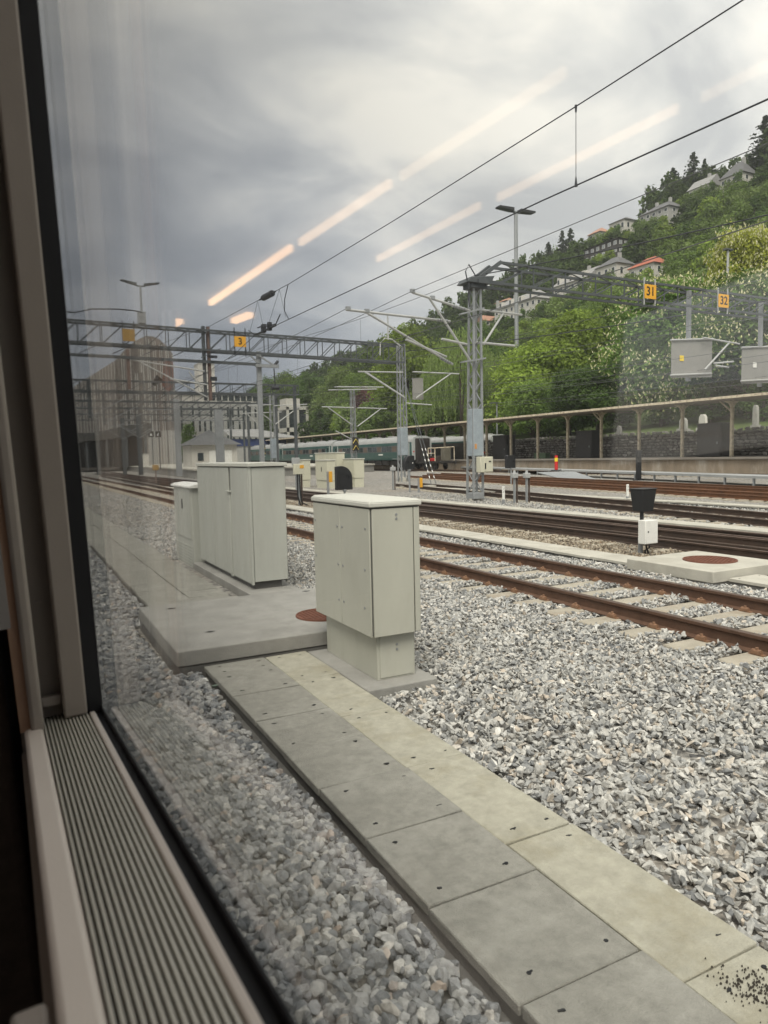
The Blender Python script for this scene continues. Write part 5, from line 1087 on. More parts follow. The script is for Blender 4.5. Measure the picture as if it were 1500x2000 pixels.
for lab, x, y, zt, w, pr, m, ex in (
  ('large white blossoming chestnut tree left of the hanging mesh screens', 70.5,61.5,22.3,16.0,CH,None,CAND),
  ('white blossoming chestnut tree behind the right mesh screen at the picture edge', 69.5,49.5,20.5,14.5,CH,None,CAND),
  ('white blossoming chestnut tree filling the gap between the two mesh screens', 74.5,55.8,21.0,13.5,CH,None,CAND),
  ('yellow green blossoming chestnut high behind sign 32', 92,67.0,32.5,12.5,CH,LEAF_YEL,CAND),
  ('yellow green blossoming chestnut at the right edge above the others', 96,62.0,32.5,13.5,CH,LEAF_YEL,CAND),
  ('tall fresh green tree right of the lattice mast under the villa row', 74,81.4,22.3,14.5,BIG[0],LEAF_BRIGHT,None),
  ('round bright green tree low beside the lattice mast, over the canopy', 67,82.5,16.8,13.0,BIG[2],LEAF_BRIGHT,None),
  ('mid green tree between the bright tree and the blossoming chestnut', 81,80.5,25.0,12.5,BIG[0],None,None),
  ('mid green tree right behind the lattice mast', 74,96,19.8,11.5,BIG[1],LEAF_MID,None),
  ('bright tall tree at the foot of the slope left of the lattice mast', 80,142,31.0,17.0,BIG[0],LEAF_BRIGHT,None),
  ('dark green tree at the foot of the slope left of the bright tall one', 92,184,34.5,15,BIG[1],LEAF_MID,None),
  ('deep green tree behind the weeping tree', 82,118,27,14,BIG[0],LEAF_DARK,None),
  ('copper leaved tree peeping over the coaches', 80,163.5,18.6,8.5,BIG[2],LEAF_PURP,None),
  ('green tree above the middle of the green coaches', 79,172,17.5,16,BIG[0],LEAF_MID,None),
  ('olive green tree left of the copper leaved one', 80,186,19.0,16,BIG[2],LEAF_GREY,None),
  ('broad dark tree above the second coach', 78,150,14.0,14,BIG[2],LEAF_DARK,None),
  ('far round tree at the left end of the wood by the thick gantry pole', 80,256,28.0,14,BIG[0],LEAF_DARK,None),
  ('far tree second from the left end of the wood', 80,238,28.8,14,BIG[2],LEAF_DARK,None),
  ('far broad tree over the white block tower', 80,222,29.5,14.5,BIG[0],LEAF_MID,None),
  ('far tree over the second coach gap, right of the block tower', 81,205,27.8,14.0,BIG[1],LEAF_DARK,None),
  ('tall thin crowned tree standing up from the far wood', 80,182,27.0,12.0,BIG[1],LEAF_GREY,None),
  ('grey green tree right of the thin crowned one', 80,168,23.5,11,BIG[1],LEAF_MID,None),
  ('low pale green tree behind the block tower', 78,238,17.0,13,BIG[2],LEAF_GREY,None),
  ('dark low tree behind the third coach', 76,205,15.5,16,BIG[2],LEAF_DARK,None),
  ('small dense tree beyond the right shed', 63,70.0,11.8,8.0,BIG[2],LEAF_DARK,None),
  ('dark spreading tree on the bank left of the middle shed', 64,66.0,12.0,9.5,BIG[2],LEAF_DARK,None),
  ('leafy tree with a forked trunk over the wall near the mast', 62,76.0,11.0,9.5,BIG[2],LEAF_MID,None)):
    z = hz(x,y)-0.3; sz_ = (zt-z)/pr['h']; tree(pr,lab,x,y,z,w/pr['w'],sz_,fr.uniform(0,6.28),m=m,name='chestnut_tree' if pr is CH else 'broadleaf_tree',extra=ex)
# weeping trees: hanging strands
def weeping(seed, w, h, n):
    rng = np.random.default_rng(seed); P = []; Nn = []
    for k in range(n):
        u = rng.uniform(0,2*math.pi); rr_ = w*0.5*math.sqrt(rng.uniform(0.02,1)); z0 = h*(0.98-0.42*(rr_/(w*0.5))**2)+rng.normal()*0.5; L = rng.uniform(0.25,0.62)*h*(0.5+0.5*rr_/(w*.5)); m_ = int(L/0.26)
        t = np.linspace(0,1,m_); x = math.cos(u)*(rr_+0.9*np.sqrt(t))+rng.normal(size=m_)*0.07; y = math.sin(u)*(rr_+0.9*np.sqrt(t))+rng.normal(size=m_)*0.07
        P.append(np.stack([x,y,np.maximum(0.8,z0-L*t)],1)); nn_ = rng.normal(size=(m_,3)); nn_[:,2] *= 0.3; Nn.append(nn_/np.linalg.norm(nn_,axis=1,keepdims=True))
    P = np.concatenate(P); Nn = np.concatenate(Nn); n2 = len(P); a = np.zeros((n2,3)); a[:,2] = -1; c = np.cross(Nn,a); c /= np.linalg.norm(c,axis=1,keepdims=True)+1e-9
    s = rng.uniform(0.28,0.5,n2)[:,None]; V = np.stack([P-a*s*0.6,P+c*s*0.22,P+a*s*0.7,P-c*s*0.22],1).reshape(-1,3)
    me = np_mesh('crown',V,np.arange(n2*4).reshape(n2,4),4); me.materials.append(LEAF_GREY)
    cs = [(math.cos(k)*w*0.25,math.sin(k)*w*0.25,h*0.8,1) for k in range(7)]; return dict(crown=me,trunk=trunk_mesh('trunk',seed,h,0.35,cs),w=w,h=h)
WP = weeping(31,12.5,17,560)
tree(WP,'large weeping tree with hanging strands left of the lattice mast',70,105,5.6,1.12,1.04,0.3,name='weeping_tree')
tree(WP,'smaller weeping tree right behind the lattice mast shaft',68,92.7,5.0,0.72,0.74,2.1,name='weeping_tree')
# conifers
def conifer(seed, w, h, n, m=NEEDLE):
    rng = np.random.default_rng(seed); P = []; Nn = []; cs = []
    tiers = 22
    for k in range(tiers):
        f = k/(tiers-1); z = h*(0.12+0.86*f); L = w*0.85*(1-f)**0.62*rng.uniform(0.75,1.1)+0.15
        for q in range(9 if f < 0.7 else 6):
            u = rng.uniform(0,2*math.pi); l = L*rng.uniform(0.55,1.12); m_ = max(4,int(n/(tiers*8))); t = rng.uniform(0.1,1,m_)
            p = np.stack([math.cos(u)*l*t+rng.normal(size=m_)*0.12,math.sin(u)*l*t+rng.normal(size=m_)*0.12,z-0.28*l*t+0.14*l*t*t+rng.normal(size=m_)*0.10],1); P.append(p)
            d = rng.normal(size=(m_,3))*0.5+np.array([0,0,1.0]); Nn.append(d/np.linalg.norm(d,axis=1,keepdims=True))
    P = np.concatenate(P); Nn = np.concatenate(Nn); V, F = leaf_quads(rng,P,Nn,0.5*w/5); me = np_mesh('crown',V,F,4); me.materials.append(m)
    b = MB(); b.tube([(0,0,-1.5),(0,0,h*0.5),(0,0,h*0.99)],[w*0.05,w*0.035,0.03],6); tm = bpy.data.meshes.new('trunk'); tm.from_pydata(b.v,[],b.f); tm.materials.append(BARK)
    return dict(crown=me,trunk=tm,w=w,h=h)
CF = [conifer(41,5.5,12,2300), conifer(42,4.6,12,2000)]
for lab,x,y,z,h,w,k in (('tall spruce on the ridge, left one of the pair above the upper villas',186,160,74,14.5,6.6,0),('tall spruce on the ridge, right one of the pair above the upper villas',187,153.5,77,14,6.2,1),('narrower spruce leaning against the right ridge spruce',188,150.3,77,11,4.6,0),('dark pine at the very right edge of the ridge',183,127.5,79,11,7,1),('pointed spruce on the left shoulder of the ridge',168,197,63,11,5,0),('pointed dark spruce lower on the ridge at left',163,206,59,9.5,4.6,1),('clump spruce at mid ridge, left one',170,192.5,64,13,5,1),('clump spruce at mid ridge, right one',171,189.5,65,12,5,0)):
    t = tree(CF[k],lab,x,y,z-3,w/CF[k]['w'],(h+3)/CF[k]['h'],x,name='spruce_tree')
HT = [proto(51+k,7.5+0.6*(k%3),0.6,9.0+0.7*(k%4),1700,0.48,18,(LEAF_MID,LEAF_BRIGHT,LEAF_MID,LEAF_DARK,LEAF_GREY,LEAF_MID)[k],('round','tall','wide')[k%3],0.22) for k in range(6)]
LITE = [crown_mesh('wood',61+k,8.0,0.4,9.3,420,0.95,12,('round','wide','tall')[k],LEAF_MID)[0] for k in range(3)]

# ------------------------------------------------------------------ houses on the hill
HOUSES = []; rw0 = random.Random(17)
def house(label, x, y, z, ly, lx, hw, hr, wall, roof, rows=1, hip=True, chim=0, winm=None, gable=False, base=4.0, name='villa', nw=4, dorm=0):
    """ly along the track, lx up the slope; the faces turned to the railway carry the windows"""
    t = thing(name, label, 'house', (x,y,z)); HOUSES.append((x,y,z,ly,lx))
    b = MB(); b.box(x,x+lx,y-ly/2,y+ly/2,z-base,z+hw); build('wall', b, wall, t)
    e = 0.45; zr = z+hw
    b = MB(); i = min(ly,lx)*0.45 if hip else 0
    if ly >= lx: b.add([(x-e,y-ly/2-e,zr),(x+lx+e,y-ly/2-e,zr),(x+lx+e,y+ly/2+e,zr),(x-e,y+ly/2+e,zr),(x+lx/2,y-ly/2-e+i,zr+hr),(x+lx/2,y+ly/2+e-i,zr+hr)],[(3,2,1,0),(0,4,5,3),(1,2,5,4),(0,1,4),(2,3,5)])
    else: b.add([(x-e,y-ly/2-e,zr),(x+lx+e,y-ly/2-e,zr),(x+lx+e,y+ly/2+e,zr),(x-e,y+ly/2+e,zr),(x-e+i,y,zr+hr),(x+lx+e-i,y,zr+hr)],[(3,2,1,0),(0,1,5,4),(2,3,4,5),(3,0,4),(1,2,5)])
    rf = build('roof', b, roof, t)
    for k in range(chim): yy = y-ly*0.25+k*ly*0.45; b = MB(); b.box(x+lx*0.45,x+lx*0.45+0.7,yy,yy+0.7,zr+hr*0.4,zr+hr+0.8); build('chimney', b, PLASTER_GR, rf)
    for k in range(dorm): yy = y-ly*0.36+k*ly*0.72/max(1,dorm-1); b = MB(); b.box(x+0.2,x+lx*0.4,yy-0.5,yy+0.5,zr+0.2,zr+hr*0.62); dm = build('dormer', b, wall, rf); b = MB(); b.box(x+0.16,x+0.2,yy-0.32,yy+0.32,zr+0.35,zr+hr*0.5); build('dormer_window', b, DKWIN, rf)
    for r_ in range(rows):
        zz = z+hw*(r_+0.28)/rows; hh = hw/rows*0.45
        for k in range(nw):
            yy = y-ly/2+ly*(k+0.5)/nw; b = MB(); b.box(x-0.06,x+0.02,yy-0.55,yy+0.55,zz-0.08,zz+hh+0.08); wf = build('window', b, WHITE, t); b = MB(); b.box(x-0.09,x-0.05,yy-0.45,yy+0.45,zz,zz+hh); build('pane', b, winm or DKWIN, wf)
        for k in range(max(2,nw//2)):
            xx = x+lx*(k+0.5)/max(2,nw//2); b = MB(); b.box(xx-0.5,xx+0.5,y-ly/2-0.06,y-ly/2+0.02,zz-0.08,zz+hh+0.08); wf = build('window', b, WHITE, t); b = MB(); b.box(xx-0.4,xx+0.4,y-ly/2-0.09,y-ly/2-0.05,zz,zz+hh); build('pane', b, winm or DKWIN, wf)
    return t
house('cream house with a bright red tiled hip roof on the slope above sign 31',132,122.5,41.8,7.5,6.5,2.7,2.3,PLASTER,TILE_RED,nw=3)
house('long white house row with a grey dormered roof above the big trees',129,166,39.6,19,7,4.4,3.0,PLASTER,SLATE_LT,rows=2,nw=8,chim=3,dorm=4,name='row_house')
house('pale grey terrace with steep slate gables right of the mast gantry',132.5,147,42.2,13,8,4.0,3.2,PLASTER,SLATE_LT,rows=2,nw=6,chim=3,hip=False,name='row_house',dorm=3)
house('white house with a dark roof and a red gable left of the red roofed one',133.5,135.0,44.3,7.0,6,3.4,2.4,PLASTER,SLATE,nw=3,chim=1)
house('long dark timber house with big windows in the middle of the slope',155,159,57.6,13.5,6,4.2,0.5,TIMBER_DK,TIMBER_DK,rows=2,nw=6,hip=True,winm=mat('pale_window_glass',(0.30,0.32,0.33),0.3),base=2)
house('white gabled villa second from the right on the upper road',175,141.8,72.7,6.6,5.5,2.3,3.0,PLASTER,SLATE_LT,nw=4,hip=False,chim=1,rows=1)
house('pale villa with a big grey mansard roof at the right on the upper road',172.5,129.5,71.3,6.6,6,2.2,4.0,PLASTER,SLATE,nw=4,chim=1)
house('large grey roofed villa with a white chimney in the centre of the ridge houses',165.5,149.0,65.9,10.5,8,3.6,2.8,PLASTER_GR,SLATE,rows=2,nw=5,chim=2)
house('small white house with a flat hip roof left of the large centre villa',172,169.5,70.2,6.4,6,3.2,1.6,PLASTER,SLATE,nw=4)
house('little house with a faded tile roof left of the flat hip one',176.5,184,72.4,5.5,5,2.0,2.0,PLASTER_GR,TILE_OR,nw=2)
house('little white house half hidden at the left end of the upper road',173.5,198,70.7,5.2,5,1.8,1.4,PLASTER,SLATE_LT,nw=2)
house('small house with an orange gable seen beside the lattice mast',132,187,41.4,4.0,5,1.6,2.0,PLASTER,TILE_OR,nw=2,hip=False)
house('small grey house with a brownish tile roof above the long white row',143.5,192,49.2,6.5,5,1.6,1.4,PLASTER_GR,TILE_OR,nw=3)
house('white house corner peeping through blossoms at the right edge',121,84.5,33.0,5.0,5,4.0,1.5,PLASTER,SLATE_LT,nw=3,rows=2)
HEDGE = []
HNAME = []
SHORT = ('the red roofed house','the long white house row','the slate gabled terrace','the house with a red gable','the long timber house','the white gabled villa','the grey mansard villa','the large centre villa','the flat hip roofed house','the faded tile roofed house','the leftmost upper house','the orange gabled house','the brownish tile roofed house','the house at the right edge')
for (hx,hy,hz_,ly,lx),hn in zip(list(HOUSES),SHORT):
    for k in range(int(ly/2.6)+2): HNAME.append(hn); HEDGE.append((hx-2.6-rw0.uniform(0,1.5),hy-ly/2-1+k*2.6+rw0.uniform(-.6,.6),hz_))
# ------------------------------------------------------------------ the wood on the slope
def blocked(x, y, z, h, w):
    """keep the view lines to the houses open, as gardens and roads below them do"""
    az = math.atan2(x,y); dd = math.hypot(x,y)
    for hx,hy,hz_,ly,lx in HOUSES:
        if x > hx-1.5 and x < hx+lx+2.5 and abs(y-hy) < ly/2+w*0.55: return True
        d2 = math.hypot(hx,hy); a2 = math.atan2(hx,hy)
        if dd < d2 and abs(az-a2)*d2 < ly*0.42+w*0.42 and (z+h-1.75)/dd > (hz_+0.5-1.75)/d2: return True
    return False
cand = []; rw = random.Random(99)
y = 60.0
while y < 440:
    x = 74.0
    while x < 200:
        xx = x+rw.uniform(-2.2,2.2); yy = y+rw.uniform(-2.2,2.2)
        if xx < ridge_x(yy)+4 and math.degrees(math.atan2(xx,yy)) < 58.5 and not (xx < 79 and yy < 110): cand.append((xx,yy))
        x += 4.6
    y += 4.9
cand.sort(key=lambda p: math.hypot(*p)); ind = []; rest = []
for (x, y) in cand:
    z = hz(x,y)-0.3; h = rw.uniform(6.0,10.5)*(1.35 if x > ridge_x(y)-9 else 1.0); k = rw.randrange(6); w = rw.uniform(6.0,9.0)
    while h > 2.2 and blocked(x,y,z,h,w): h -= 0.8; w = min(w,h*1.25)
    if h <= 2.2: continue
    (ind if len(ind) < 290 else rest).append((x,y,z,h,k,w))
for x,y,zz,hn in [(a[0],a[1],a[2],b_) for a,b_ in zip(HEDGE,HNAME)]:
    z = hz(x,y)-0.4; h = max(2.2, zz+rw0.uniform(-0.4,0.9)-z); tree(HT[rw0.randrange(6)],'{} garden tree close below {}'.format(('rounded','small','bushy','leafy','low')[HEDGE.index((x,y,zz))%5],hn),x,y,z,rw0.uniform(0.5,0.75),h/9.5,rw0.uniform(0,6.28),group='garden trees under the hillside houses')
HUE = ('mid green','fresh green','grassy green','deep green','grey green','leaf green')
def where(x, y, z):
    d = Vector((x,y,z))-CAM; u = 750+1387*d.dot(rt)/d.dot(fw)
    for lim, s in ((600,'left of the white block tower'),(720,'above the middle of the coach rake'),(800,'behind the sign 3 gantry mast'),(900,'left of the lattice mast'),(960,'right behind the lattice mast'),(1040,'below the tall twin headed lamp'),(1130,'left part of the sign 31 gantry'),(1240,'under the long timber house'),(1330,'around the red roofed house'),(1420,'above sign 32'),(9999,'at the right edge')):
        if u < lim: return s
for x,y,z,h,k,w in ind:
    tree(HT[k],'{} tree {} wooded slope, {}'.format(HUE[k],'low on the' if z < 14 else 'halfway up the' if z < 38 else 'high on the',where(x,y,z+h*0.6)),x,y,z,w/HT[k]['w'],h/HT[k]['h'],rw.uniform(0,6.28),group='trees of the hillside wood')
VV = []; FF = []; off = 0; arrs = []
for me in LITE: a = np.empty(len(me.vertices)*3,np.float32); me.vertices.foreach_get('co',a); arrs.append(a.reshape(-1,3))
for x,y,z,h,k,w in rest:
    a = arrs[k%3]; c, s = math.cos(x*3.1), math.sin(x*3.1); V = np.empty_like(a); V[:,0] = (a[:,0]*c-a[:,1]*s)*w/8+x; V[:,1] = (a[:,0]*s+a[:,1]*c)*w/8+y; V[:,2] = a[:,2]*h/9.3+z
    VV.append(V); n4 = len(V)//4; FF.append(np.arange(n4*4).reshape(n4,4)+off); off += len(V)
if VV:
    me = np_mesh('wood',np.concatenate(VV),np.concatenate(FF),4); o = link_mesh('wood',me,leafm('leaf_far_wood',(0.045,0.08,0.02),(0.08,0.13,0.03),(0.12,0.18,0.045),noise=0.5,ns=0.09)); tag(o,'far wooded ridge of small deciduous trees behind the nearer hillside trees','wood',kind='stuff')
# shrubs under the trees on the bank
for i in range(9):
    y = 40+i*6.5; x = 66+fr.uniform(-1.5,2.5); lab = 'dark shrub on the grass bank behind the stone wall, '+('nearest the right edge','second from the right','third from the right','right of the middle shed','behind the middle shed','left of the middle shed','between the middle and left sheds','by the left shed','furthest left')[i]
    tree(HT[3],lab,x,y,hz(x,y)-0.2,0.62,0.42,fr.uniform(0,6),group='shrubs on the bank',cat='shrub',name='shrub')

# ------------------------------------------------------------------ buildings on the left
t = thing('tower_block', 'tall grey building with a curved top and vertical fins at the far left', 'building', (31,195,0))
b = MB(); b.prism([(24.2,-0.3),(24.2,27.4),(26.4,30.2),(28.7,32.1),(31.2,33.4),(33.0,33.3),(34.6,32.6),(36.3,31.0),(37.7,29.1),(37.7,-0.3)], 190, 210, 'y'); build('wall', b, TOWERCLAD, t)
b = MB(); b.prism([(13.5,-0.3),(13.5,20.0),(15.5,21.6),(24.19,27.4),(24.19,-0.3)], 191.5, 215, 'y'); build('wing', b, TOWERCLAD, t)
def topz(x):
    pts = [(24.2,27.4),(26.4,30.2),(28.7,32.1),(31.2,33.4),(33.0,33.3),(34.6,32.6),(36.3,31.0),(37.7,29.1)]
    for (a,za),(c,zc_) in zip(pts[:-1],pts[1:]):
        if a <= x <= c: return za+(zc_-za)*(x-a)/(c-a)
    return 29
fr2 = random.Random(8)
for k in range(26):
    x = 24.4+k*0.52; b = MB(); zb = fr2.choice((1,1,9,12)) ; b.box(x,x+0.2,189.7,189.99,zb,topz(x+0.1)-fr2.uniform(0.3,1.8)); build('fin', b, TOWERFIN if k%3 else TOWERCLAD, t)
for k in range(14): x = 14.2+k*0.7; b = MB(); b.box(x,x+0.2,191.2,191.49,9,20.2+(x-13.5)*0.66); build('fin', b, TOWERFIN, t)
for x0,x1,z0,z1 in ((28.0,29.0,24,31),(28.9,29.8,15.8,24),(28.4,29.3,9,15.8)): b = MB(); b.box(x0,x1,189.6,189.72,z0,z1); build('slit_window', b, TOWERDK, t)
b = MB(); b.prism([(34.6,21.0),(35.2,26.8),(36.2,28.0),(37.5,27.2),(37.5,21.0),(36.2,19.2)], 189.55, 189.7, 'y'); build('rust_panel', b, TOWERRED, t)
for k in range(3): b = MB(); b.box(35.3+k*0.75,35.6+k*0.75,189.5,189.56,20.4,27.0); build('slit_window', b, TOWERDK, t)
b = MB(); b.box(30.5,37.6,189.75,190,-0.2,9.5); build('base_cladding', b, PLASTER_GR, t)
for k in range(10): b = MB(); b.box(30.8+k*0.68,31.05+k*0.68,189.6,189.76,0.5,9.3); build('fin', b, TOWERFIN, t)
t = thing('train_shed', 'dark open train shed under the fin clad tower at the left', 'station hall', (18,155,0.6))
b = MB(); b.prism([(8,6.2),(20.5,8.9),(23.0,9.6),(24.8,9.3),(25.0,7.2),(8,5.3)], 150, 185, 'y'); build('roof', b, mat('shed_roof_dark',(0.06,0.058,0.055),0.8), t)
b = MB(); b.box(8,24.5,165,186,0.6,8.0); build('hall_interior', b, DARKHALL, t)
b = MB(); b.box(19.0,24.4,158,164,0.6,7.0); build('brick_panel', b, mat('brown_brick',(0.17,0.14,0.12),0.9,var=0.3,scale=2), t)
for k in range(4): b = MB(); x = 12.6+k*3.7; b.box(x-0.2,x+0.2,150.5,151,0.6,7.5); build('column', b, GALV_DK, t)
t = thing('station_hut', 'small white equipment cube on the left platform in front of the train shed', 'cabinet', (22,140,0.7)); b = MB(); b.box(21.2,22.4,139.5,140.5,0.7,3.0); build('body', b, PLASTER, t); b = MB(); b.box(21.1,22.5,139.4,140.6,3.0,3.15); build('lid', b, PLASTER_GR, t)
t = thing('hotel_block', 'long grey rendered block with tall slit windows and a white attic storey', 'building', (54,215,0))
b = MB(); b.box(40.5,66.6,210,232,-0.3,18.6); build('wall', b, PLASTER_GR, t)
b = MB(); b.box(44.0,66.5,211.5,230,18.6,20.9); at = build('attic', b, PLASTER, t)
b = MB(); b.box(43.5,67,211,231,20.9,21.3); build('roof', b, PLASTER, t)
for k in range(8): b = MB(); x = 52.2+k*1.85; b.box(x,x+1.45,211.4,211.52,19.1,20.6); build('window', b, DKWIN, at)
fr3 = random.Random(4)
for r_ in range(4):
    for k in range(15):
        x = 41.4+k*1.68+fr3.uniform(-0.15,0.15)
        if fr3.random() < 0.12: continue
        b = MB(); b.box(x,x+0.55,209.9,210.02,1.6+r_*4.2,4.6+r_*4.2); build('window', b, DKWIN, t)
t = thing('tower_block', 'slim pale plain tower rising behind the grey rendered block', 'building', (56,235,0)); b = MB(); b.box(53.4,58.5,230,236,-0.3,32.0); build('wall', b, PLASTER, t); b = MB(); b.box(53.3,58.6,229.9,236.1,32.0,32.5); build('roof', b, PLASTER_GR, t)
t = thing('platform_hut', 'small white hut with a grey pyramid roof behind the tall cabinet', 'hut', (25,103,0.7))
b = MB(); b.box(21.8,28.2,100,106,0.5,3.85); build('wall', b, PLASTER, t)
b = MB(); b.add([(21.2,99.3,3.8),(28.8,99.3,3.8),(28.8,106.7,3.8),(21.2,106.7,3.8),(25,103,6.0)],[(3,2,1,0),(0,1,4),(1,2,4),(2,3,4),(3,0,4)]); build('roof', b, SLATE, t)
for x in (24.2,26.2): b = MB(); b.box(x,x+1.2,99.93,100.02,0.7,3.0); build('door', b, WHITE, t)
b = MB(); b.box(22.6,23.4,99.93,100.02,1.6,2.7); build('window', b, DKWIN, t)
t = thing('goods_shed', 'low shed with a wide pale grey roof and a dark blue band behind the coaches', 'building', (45,142,0.6))
b = MB(); b.box(38.5,51.5,140,152,0.4,5.6); build('wall', b, PLASTER_GR, t)
b = MB(); b.add([(38,139.2,6.3),(53,139.2,5.9),(46,146,7.9),(38,146,7.9)],[(0,1,2,3)]); b.add([(38,139.2,6.1),(53,139.2,5.7),(53,139.2,5.9),(38,139.2,6.3)],[(0,1,2,3)]); build('roof', b, SLATE_LT, t)
b = MB(); b.box(38.4,50,139.8,139.95,4.3,5.7); build('blue_band', b, BLUE_AWN, t)
t = thing('tower_block', 'white concrete framed block tower with a roof box, left of the second coach', 'building', (72,195,0))
b = MB(); b.box(68.2,74.6,190,198,9,10.2); b.box(68.2,74.6,190,198,15.2,16.2)
for x in (68.2,71.2,74.0): b.box(x,x+0.6,190,190.6,-0.3,16); b.box(x,x+0.6,197.4,198,-0.3,16)
build('frame', b, PLASTER, t)
b = MB(); b.box(68.4,74.4,190.6,197.8,-0.3,15.2); build('glazing', b, DKWIN, t)
b = MB(); b.box(68.3,72.5,191,196,16.2,18.4); build('roof_box', b, PLASTER, t)
tree(HT[3],'dark green bush beside the pyramid roofed hut at the left',26.0,121,0.4,0.5,0.72,1.0,cat='shrub',name='shrub')
# left platform
b = MB(); b.prism([(16.6,75.0),(28.0,73.5),(40,80),(60,400),(34.5,400)], GZ-0.2, 0.62, 'z'); pl = struct('platform', b, CONC)
b = MB(); b.prism([(16.45,74.8),(28.0,73.3),(40.1,79.9),(60.1,400),(34.3,400)], 0.622, 0.80, 'z'); build('platform_coping', b, CONC_PALE, pl)

# ------------------------------------------------------------------ the train we sit in
TV = Vector((-0.01904847,0.99490027,-0.09904852)); NV = Vector((0.99836186,0.02427289,0.05181137)); VV_ = Vector((-0.04668255,-0.17799727,0.98292305)); SC = 0.55
def L2W(p): return CAM+(TV*p[0]+NV*p[1]+VV_*p[2])*SC
car = thing('train_carriage', 'interior of the railway carriage with its big window, ribbed sill grille and beige window pillar', 'train carriage', CAM)
def cpart(name, mb, m, parent=None, bevel=0, label=None):
    q = MB(); q.v = [L2W(v) for v in mb.v]; q.f = mb.f; q.m = mb.m; return build(name, q, m, parent or car, bevel=bevel, label=label)
b = MB(); b.box(-2.8,2.6,-0.006,0.046,-0.66,-0.578); sill = cpart('window_sill', b, TRIM, bevel=0.006)
b = MB(); b.box(-2.8,2.6,0.0465,0.1785,-0.66,-0.607); cpart('grille_trough', b, RUBBER, sill)
for k in range(13): b = MB(); x = 0.0485+k*0.01005; b.box(-2.8,2.6,x,x+0.0050,-0.606,-0.5795); cpart('rib', b, RIB, sill)
b = MB(); b.prism([(-2.8,0.1787),(2.6,0.1787),(2.6,0.196),(-2.8,0.190)], -0.66, -0.577, 'z'); cpart('sill_rim', b, TRIM, sill, bevel=0.002)
b = MB(); b.box(-2.8,2.6,0.1965,0.2155,-0.66,-0.586); cpart('sill_gasket', b, RUBBER, sill)
b = MB(); b.box(-2.8,2.6,0.2157,0.2195,-0.66,-0.568); cpart('gasket_lip', b, RUBBER, sill)
b = MB(); b.box(2.27,2.34,0.174,0.2195,-0.585,2.1); cpart('side_gasket', b, RUBBER)
b = MB(); b.box(2.25,2.45,0.107,0.1738,-0.577,2.1); pil = cpart('window_pillar', b, PILLAR, bevel=0.004)
b = MB(); b.box(2.33,2.45,0.049,0.1068,-0.577,2.1); cpart('blind_channel', b, TRIM_DK, pil)
b = MB(); b.box(2.29,2.33,0.0495,0.1065,-0.535,-0.50); cpart('channel_stop', b, PILLAR, pil, bevel=0.003)
b = MB(); b.cyl((2.32,0.074,-0.20),(2.333,0.074,-0.20),0.012,14); cpart('bolt_head', b, TRIM_DK, pil)
b = MB(); b.box(2.20,2.45,0.013,0.0488,-0.60,2.1); cpart('blind_rail', b, PILLAR, pil, bevel=0.006)
b = MB(); b.box(2.23,2.45,-0.016,0.0128,-0.585,2.1); cpart('pillar_edge', b, TRIM_OR, pil)
b = MB(); b.box(2.10,2.14,-0.035,-0.006,-0.236,0.6); cpart('curtain_hem', b, HEM)
b = MB(); n = 60
for k in range(n+1):
    u = -0.042+0.026*k/n; a = 2.26+0.012*math.sin(k*0.9)+0.004*math.sin(k*2.3)
    b.v += [(a,u,-2.2),(a+0.01,u,2.1)]
for k in range(n): b.f.append([2*k,2*k+2,2*k+3,2*k+1]); b.m.append(0)
cpart('curtain', b, CURT)
b = MB(); b.box(2.5,2.75,-1.3,-0.044,-2.2,-0.42); b.box(2.5,2.75,-2.9,-1.45,-2.2,-0.42); cpart('seat_back', b, SEAT, bevel=0.02)
b = MB(); b.box(0.74,0.84,-0.056,-0.014,-0.80,-0.592); cpart('table_bracket', b, PILLAR, bevel=0.004)
b = MB(); b.box(-2.8,2.6,-0.02,0.2,-2.25,-0.661); cpart('lower_wall', b, TRIM_DK)
b = MB(); b.box(-5,10,0.2005,0.219,-2.9,-0.662); b.box(2.46,10,0.12,0.219,-0.661,2.25); b.box(-5,-2.81,0.12,0.219,-0.661,2.25); b.box(-2.8,2.45,0.12,0.219,2.02,2.25); cpart('outer_wall', b, CARINT)
b = MB(); b.box(-5,10,-4.7,0.219,2.26,2.6); cpart('ceiling', b, CARCEIL)
b = MB(); b.box(-5,10,-4.7,0.2,-2.45,-2.26); cpart('floor', b, CARINT)
b = MB(); b.box(9.9,10,-4.69,0.119,-2.255,2.255); b.box(-5,-4.9,-4.69,0.119,-2.255,2.255); cpart('end_wall', b, CARINT)
b = MB(); b.box(-5,10,-4.8,-4.701,-2.9,0.08); b.box(-5,10,-4.8,-4.701,1.45,2.6); b.box(5.05,10,-4.8,-4.701,0.081,1.449); b.box(-5,1.2,-4.8,-4.701,0.081,1.449); cpart('far_side_wall', b, CARINT)
LAMPM = [emit_mat('lamp_strip_warm', (1.0,0.56,0.27), 1.0), emit_mat('lamp_strip_soft', (1.0,0.62,0.34), 0.72), emit_mat('lamp_strip_dim', (1.0,0.66,0.38), 0.42)]
LAMPS = [(7.54,-1.611,5.998,-1.876,0.036,0),(5.879,-1.91,4.756,-2.123,0.036,1),(4.648,-2.15,3.37,-2.418,0.036,2),(6.119,-2.741,4.92,-2.995,0.025,1),(4.77,-3.051,3.44,-3.382,0.025,1),(3.311,-3.437,2.6,-3.60,0.025,2),(8.47,-1.372,8.2,-1.463,0.06,0),(8.16,-2.03,7.9,-2.136,0.08,0)]
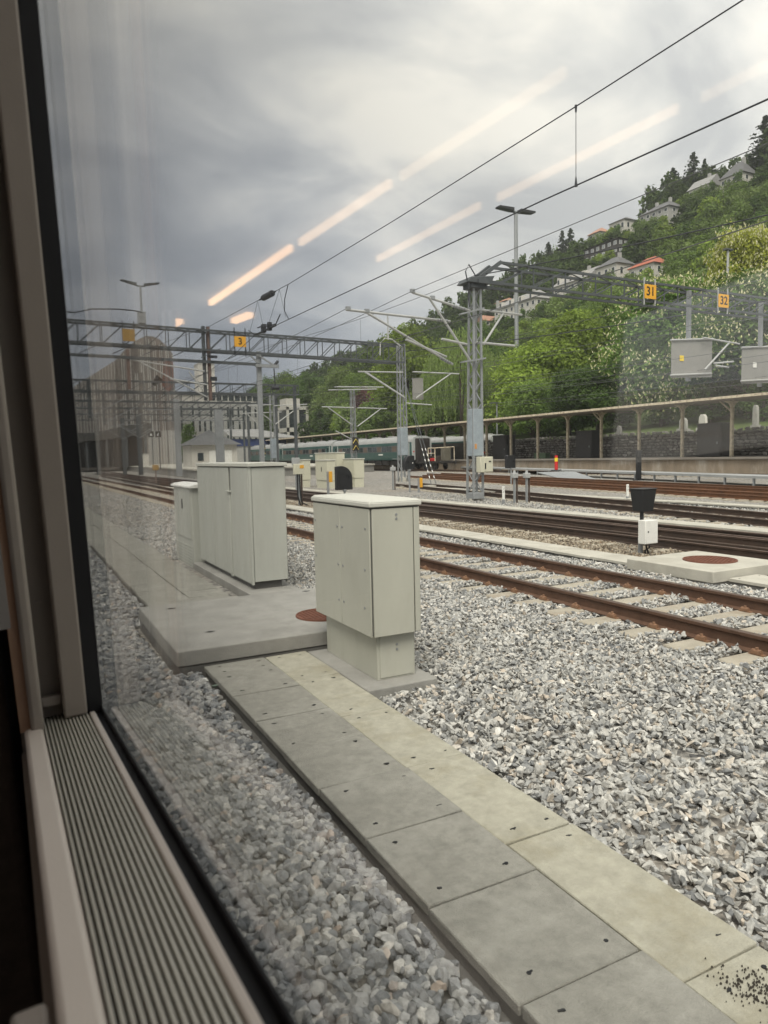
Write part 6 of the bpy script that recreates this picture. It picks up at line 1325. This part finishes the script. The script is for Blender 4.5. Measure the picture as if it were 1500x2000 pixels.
def lampstrip(a0,b0,a1,b1,w,mi):
    d = Vector((a1-a0,b1-b0,0)).normalized(); s = Vector((-d.y,d.x,0))*w/2; p = Vector((a0,b0,2.2)); q = Vector((a1,b1,2.2)); u = Vector((0,0,0.05))
    b = MB(); b.add([p-s,p+s,q+s,q-s,p-s+u,p+s+u,q+s+u,q-s+u],[(0,1,2,3),(7,6,5,4),(0,4,5,1),(1,5,6,2),(2,6,7,3),(3,7,4,0)]); cpart('ceiling_lamp', b, LAMPM[mi])
for a in LAMPS: lampstrip(*a)
LAMPM.append(emit_mat('unseen_fill_strip',(1.0,0.82,0.68),2.4))
for a in ((1.2,-1.6,-0.9,-1.6,0.12,3),(-1.2,-1.6,-4.5,-1.6,0.12,3),(0.6,-3.4,-0.9,-3.4,0.12,3),(-1.2,-3.4,-4.5,-3.4,0.12,3)): lampstrip(*a)  # unseen strips added behind the view to brighten the sill
# the window pane: glass whose reflection grows toward grazing view
M = bpy.data.materials.new('window_glass'); M.use_nodes = True; n = M.node_tree.nodes; l = M.node_tree.links; n.remove(n['Principled BSDF'])
lw = n.new('ShaderNodeLayerWeight'); lw.inputs[0].default_value = 0.5
pw = n.new('ShaderNodeMath'); pw.operation = 'POWER'; l.new(lw.outputs['Facing'], pw.inputs[0]); pw.inputs[1].default_value = 5.0
ma = n.new('ShaderNodeMath'); ma.operation = 'MULTIPLY_ADD'; l.new(pw.outputs[0], ma.inputs[0]); ma.inputs[1].default_value = 0.90; ma.inputs[2].default_value = 0.052
tr = n.new('ShaderNodeBsdfTransparent'); tr.inputs[0].default_value = (0.985,0.985,0.962,1)
gl = n.new('ShaderNodeBsdfGlossy'); gl.inputs['Roughness'].default_value = 0.025; gl.inputs[0].default_value = (1,1,1,1)
ms = n.new('ShaderNodeMixShader'); l.new(ma.outputs[0], ms.inputs[0]); l.new(tr.outputs[0], ms.inputs[1]); l.new(gl.outputs[0], ms.inputs[2]); l.new(ms.outputs[0], n['Material Output'].inputs[0])
b = MB(); b.box(-2.8,2.45,0.2202,0.2300,-0.665,2.2); cpart('window_pane', b, M)

# prototypes used only as mesh sources
for o in (SLP, CLP): bpy.data.objects.remove(o)

# thin summer haze over the whole yard: one closed box round the camera, the ground and the hill
b = MB(); b.box(-160,330,-120,560,-1.4,135)
M = bpy.data.materials.new('haze_air'); M.use_nodes = True; n = M.node_tree.nodes; l = M.node_tree.links; n.remove(n['Principled BSDF'])
pv = n.new('ShaderNodeVolumePrincipled'); pv.inputs['Color'].default_value = (0.93,0.95,0.97,1); pv.inputs['Density'].default_value = 0.0004; pv.inputs['Anisotropy'].default_value = 0.2
l.new(pv.outputs[0], n['Material Output'].inputs['Volume'])
hb = build('haze', b, M, smooth=False); hb['kind'] = 'stuff'; tag(hb, 'thin pale haze in the air over the yard and the wooded hill', 'haze', kind='stuff')
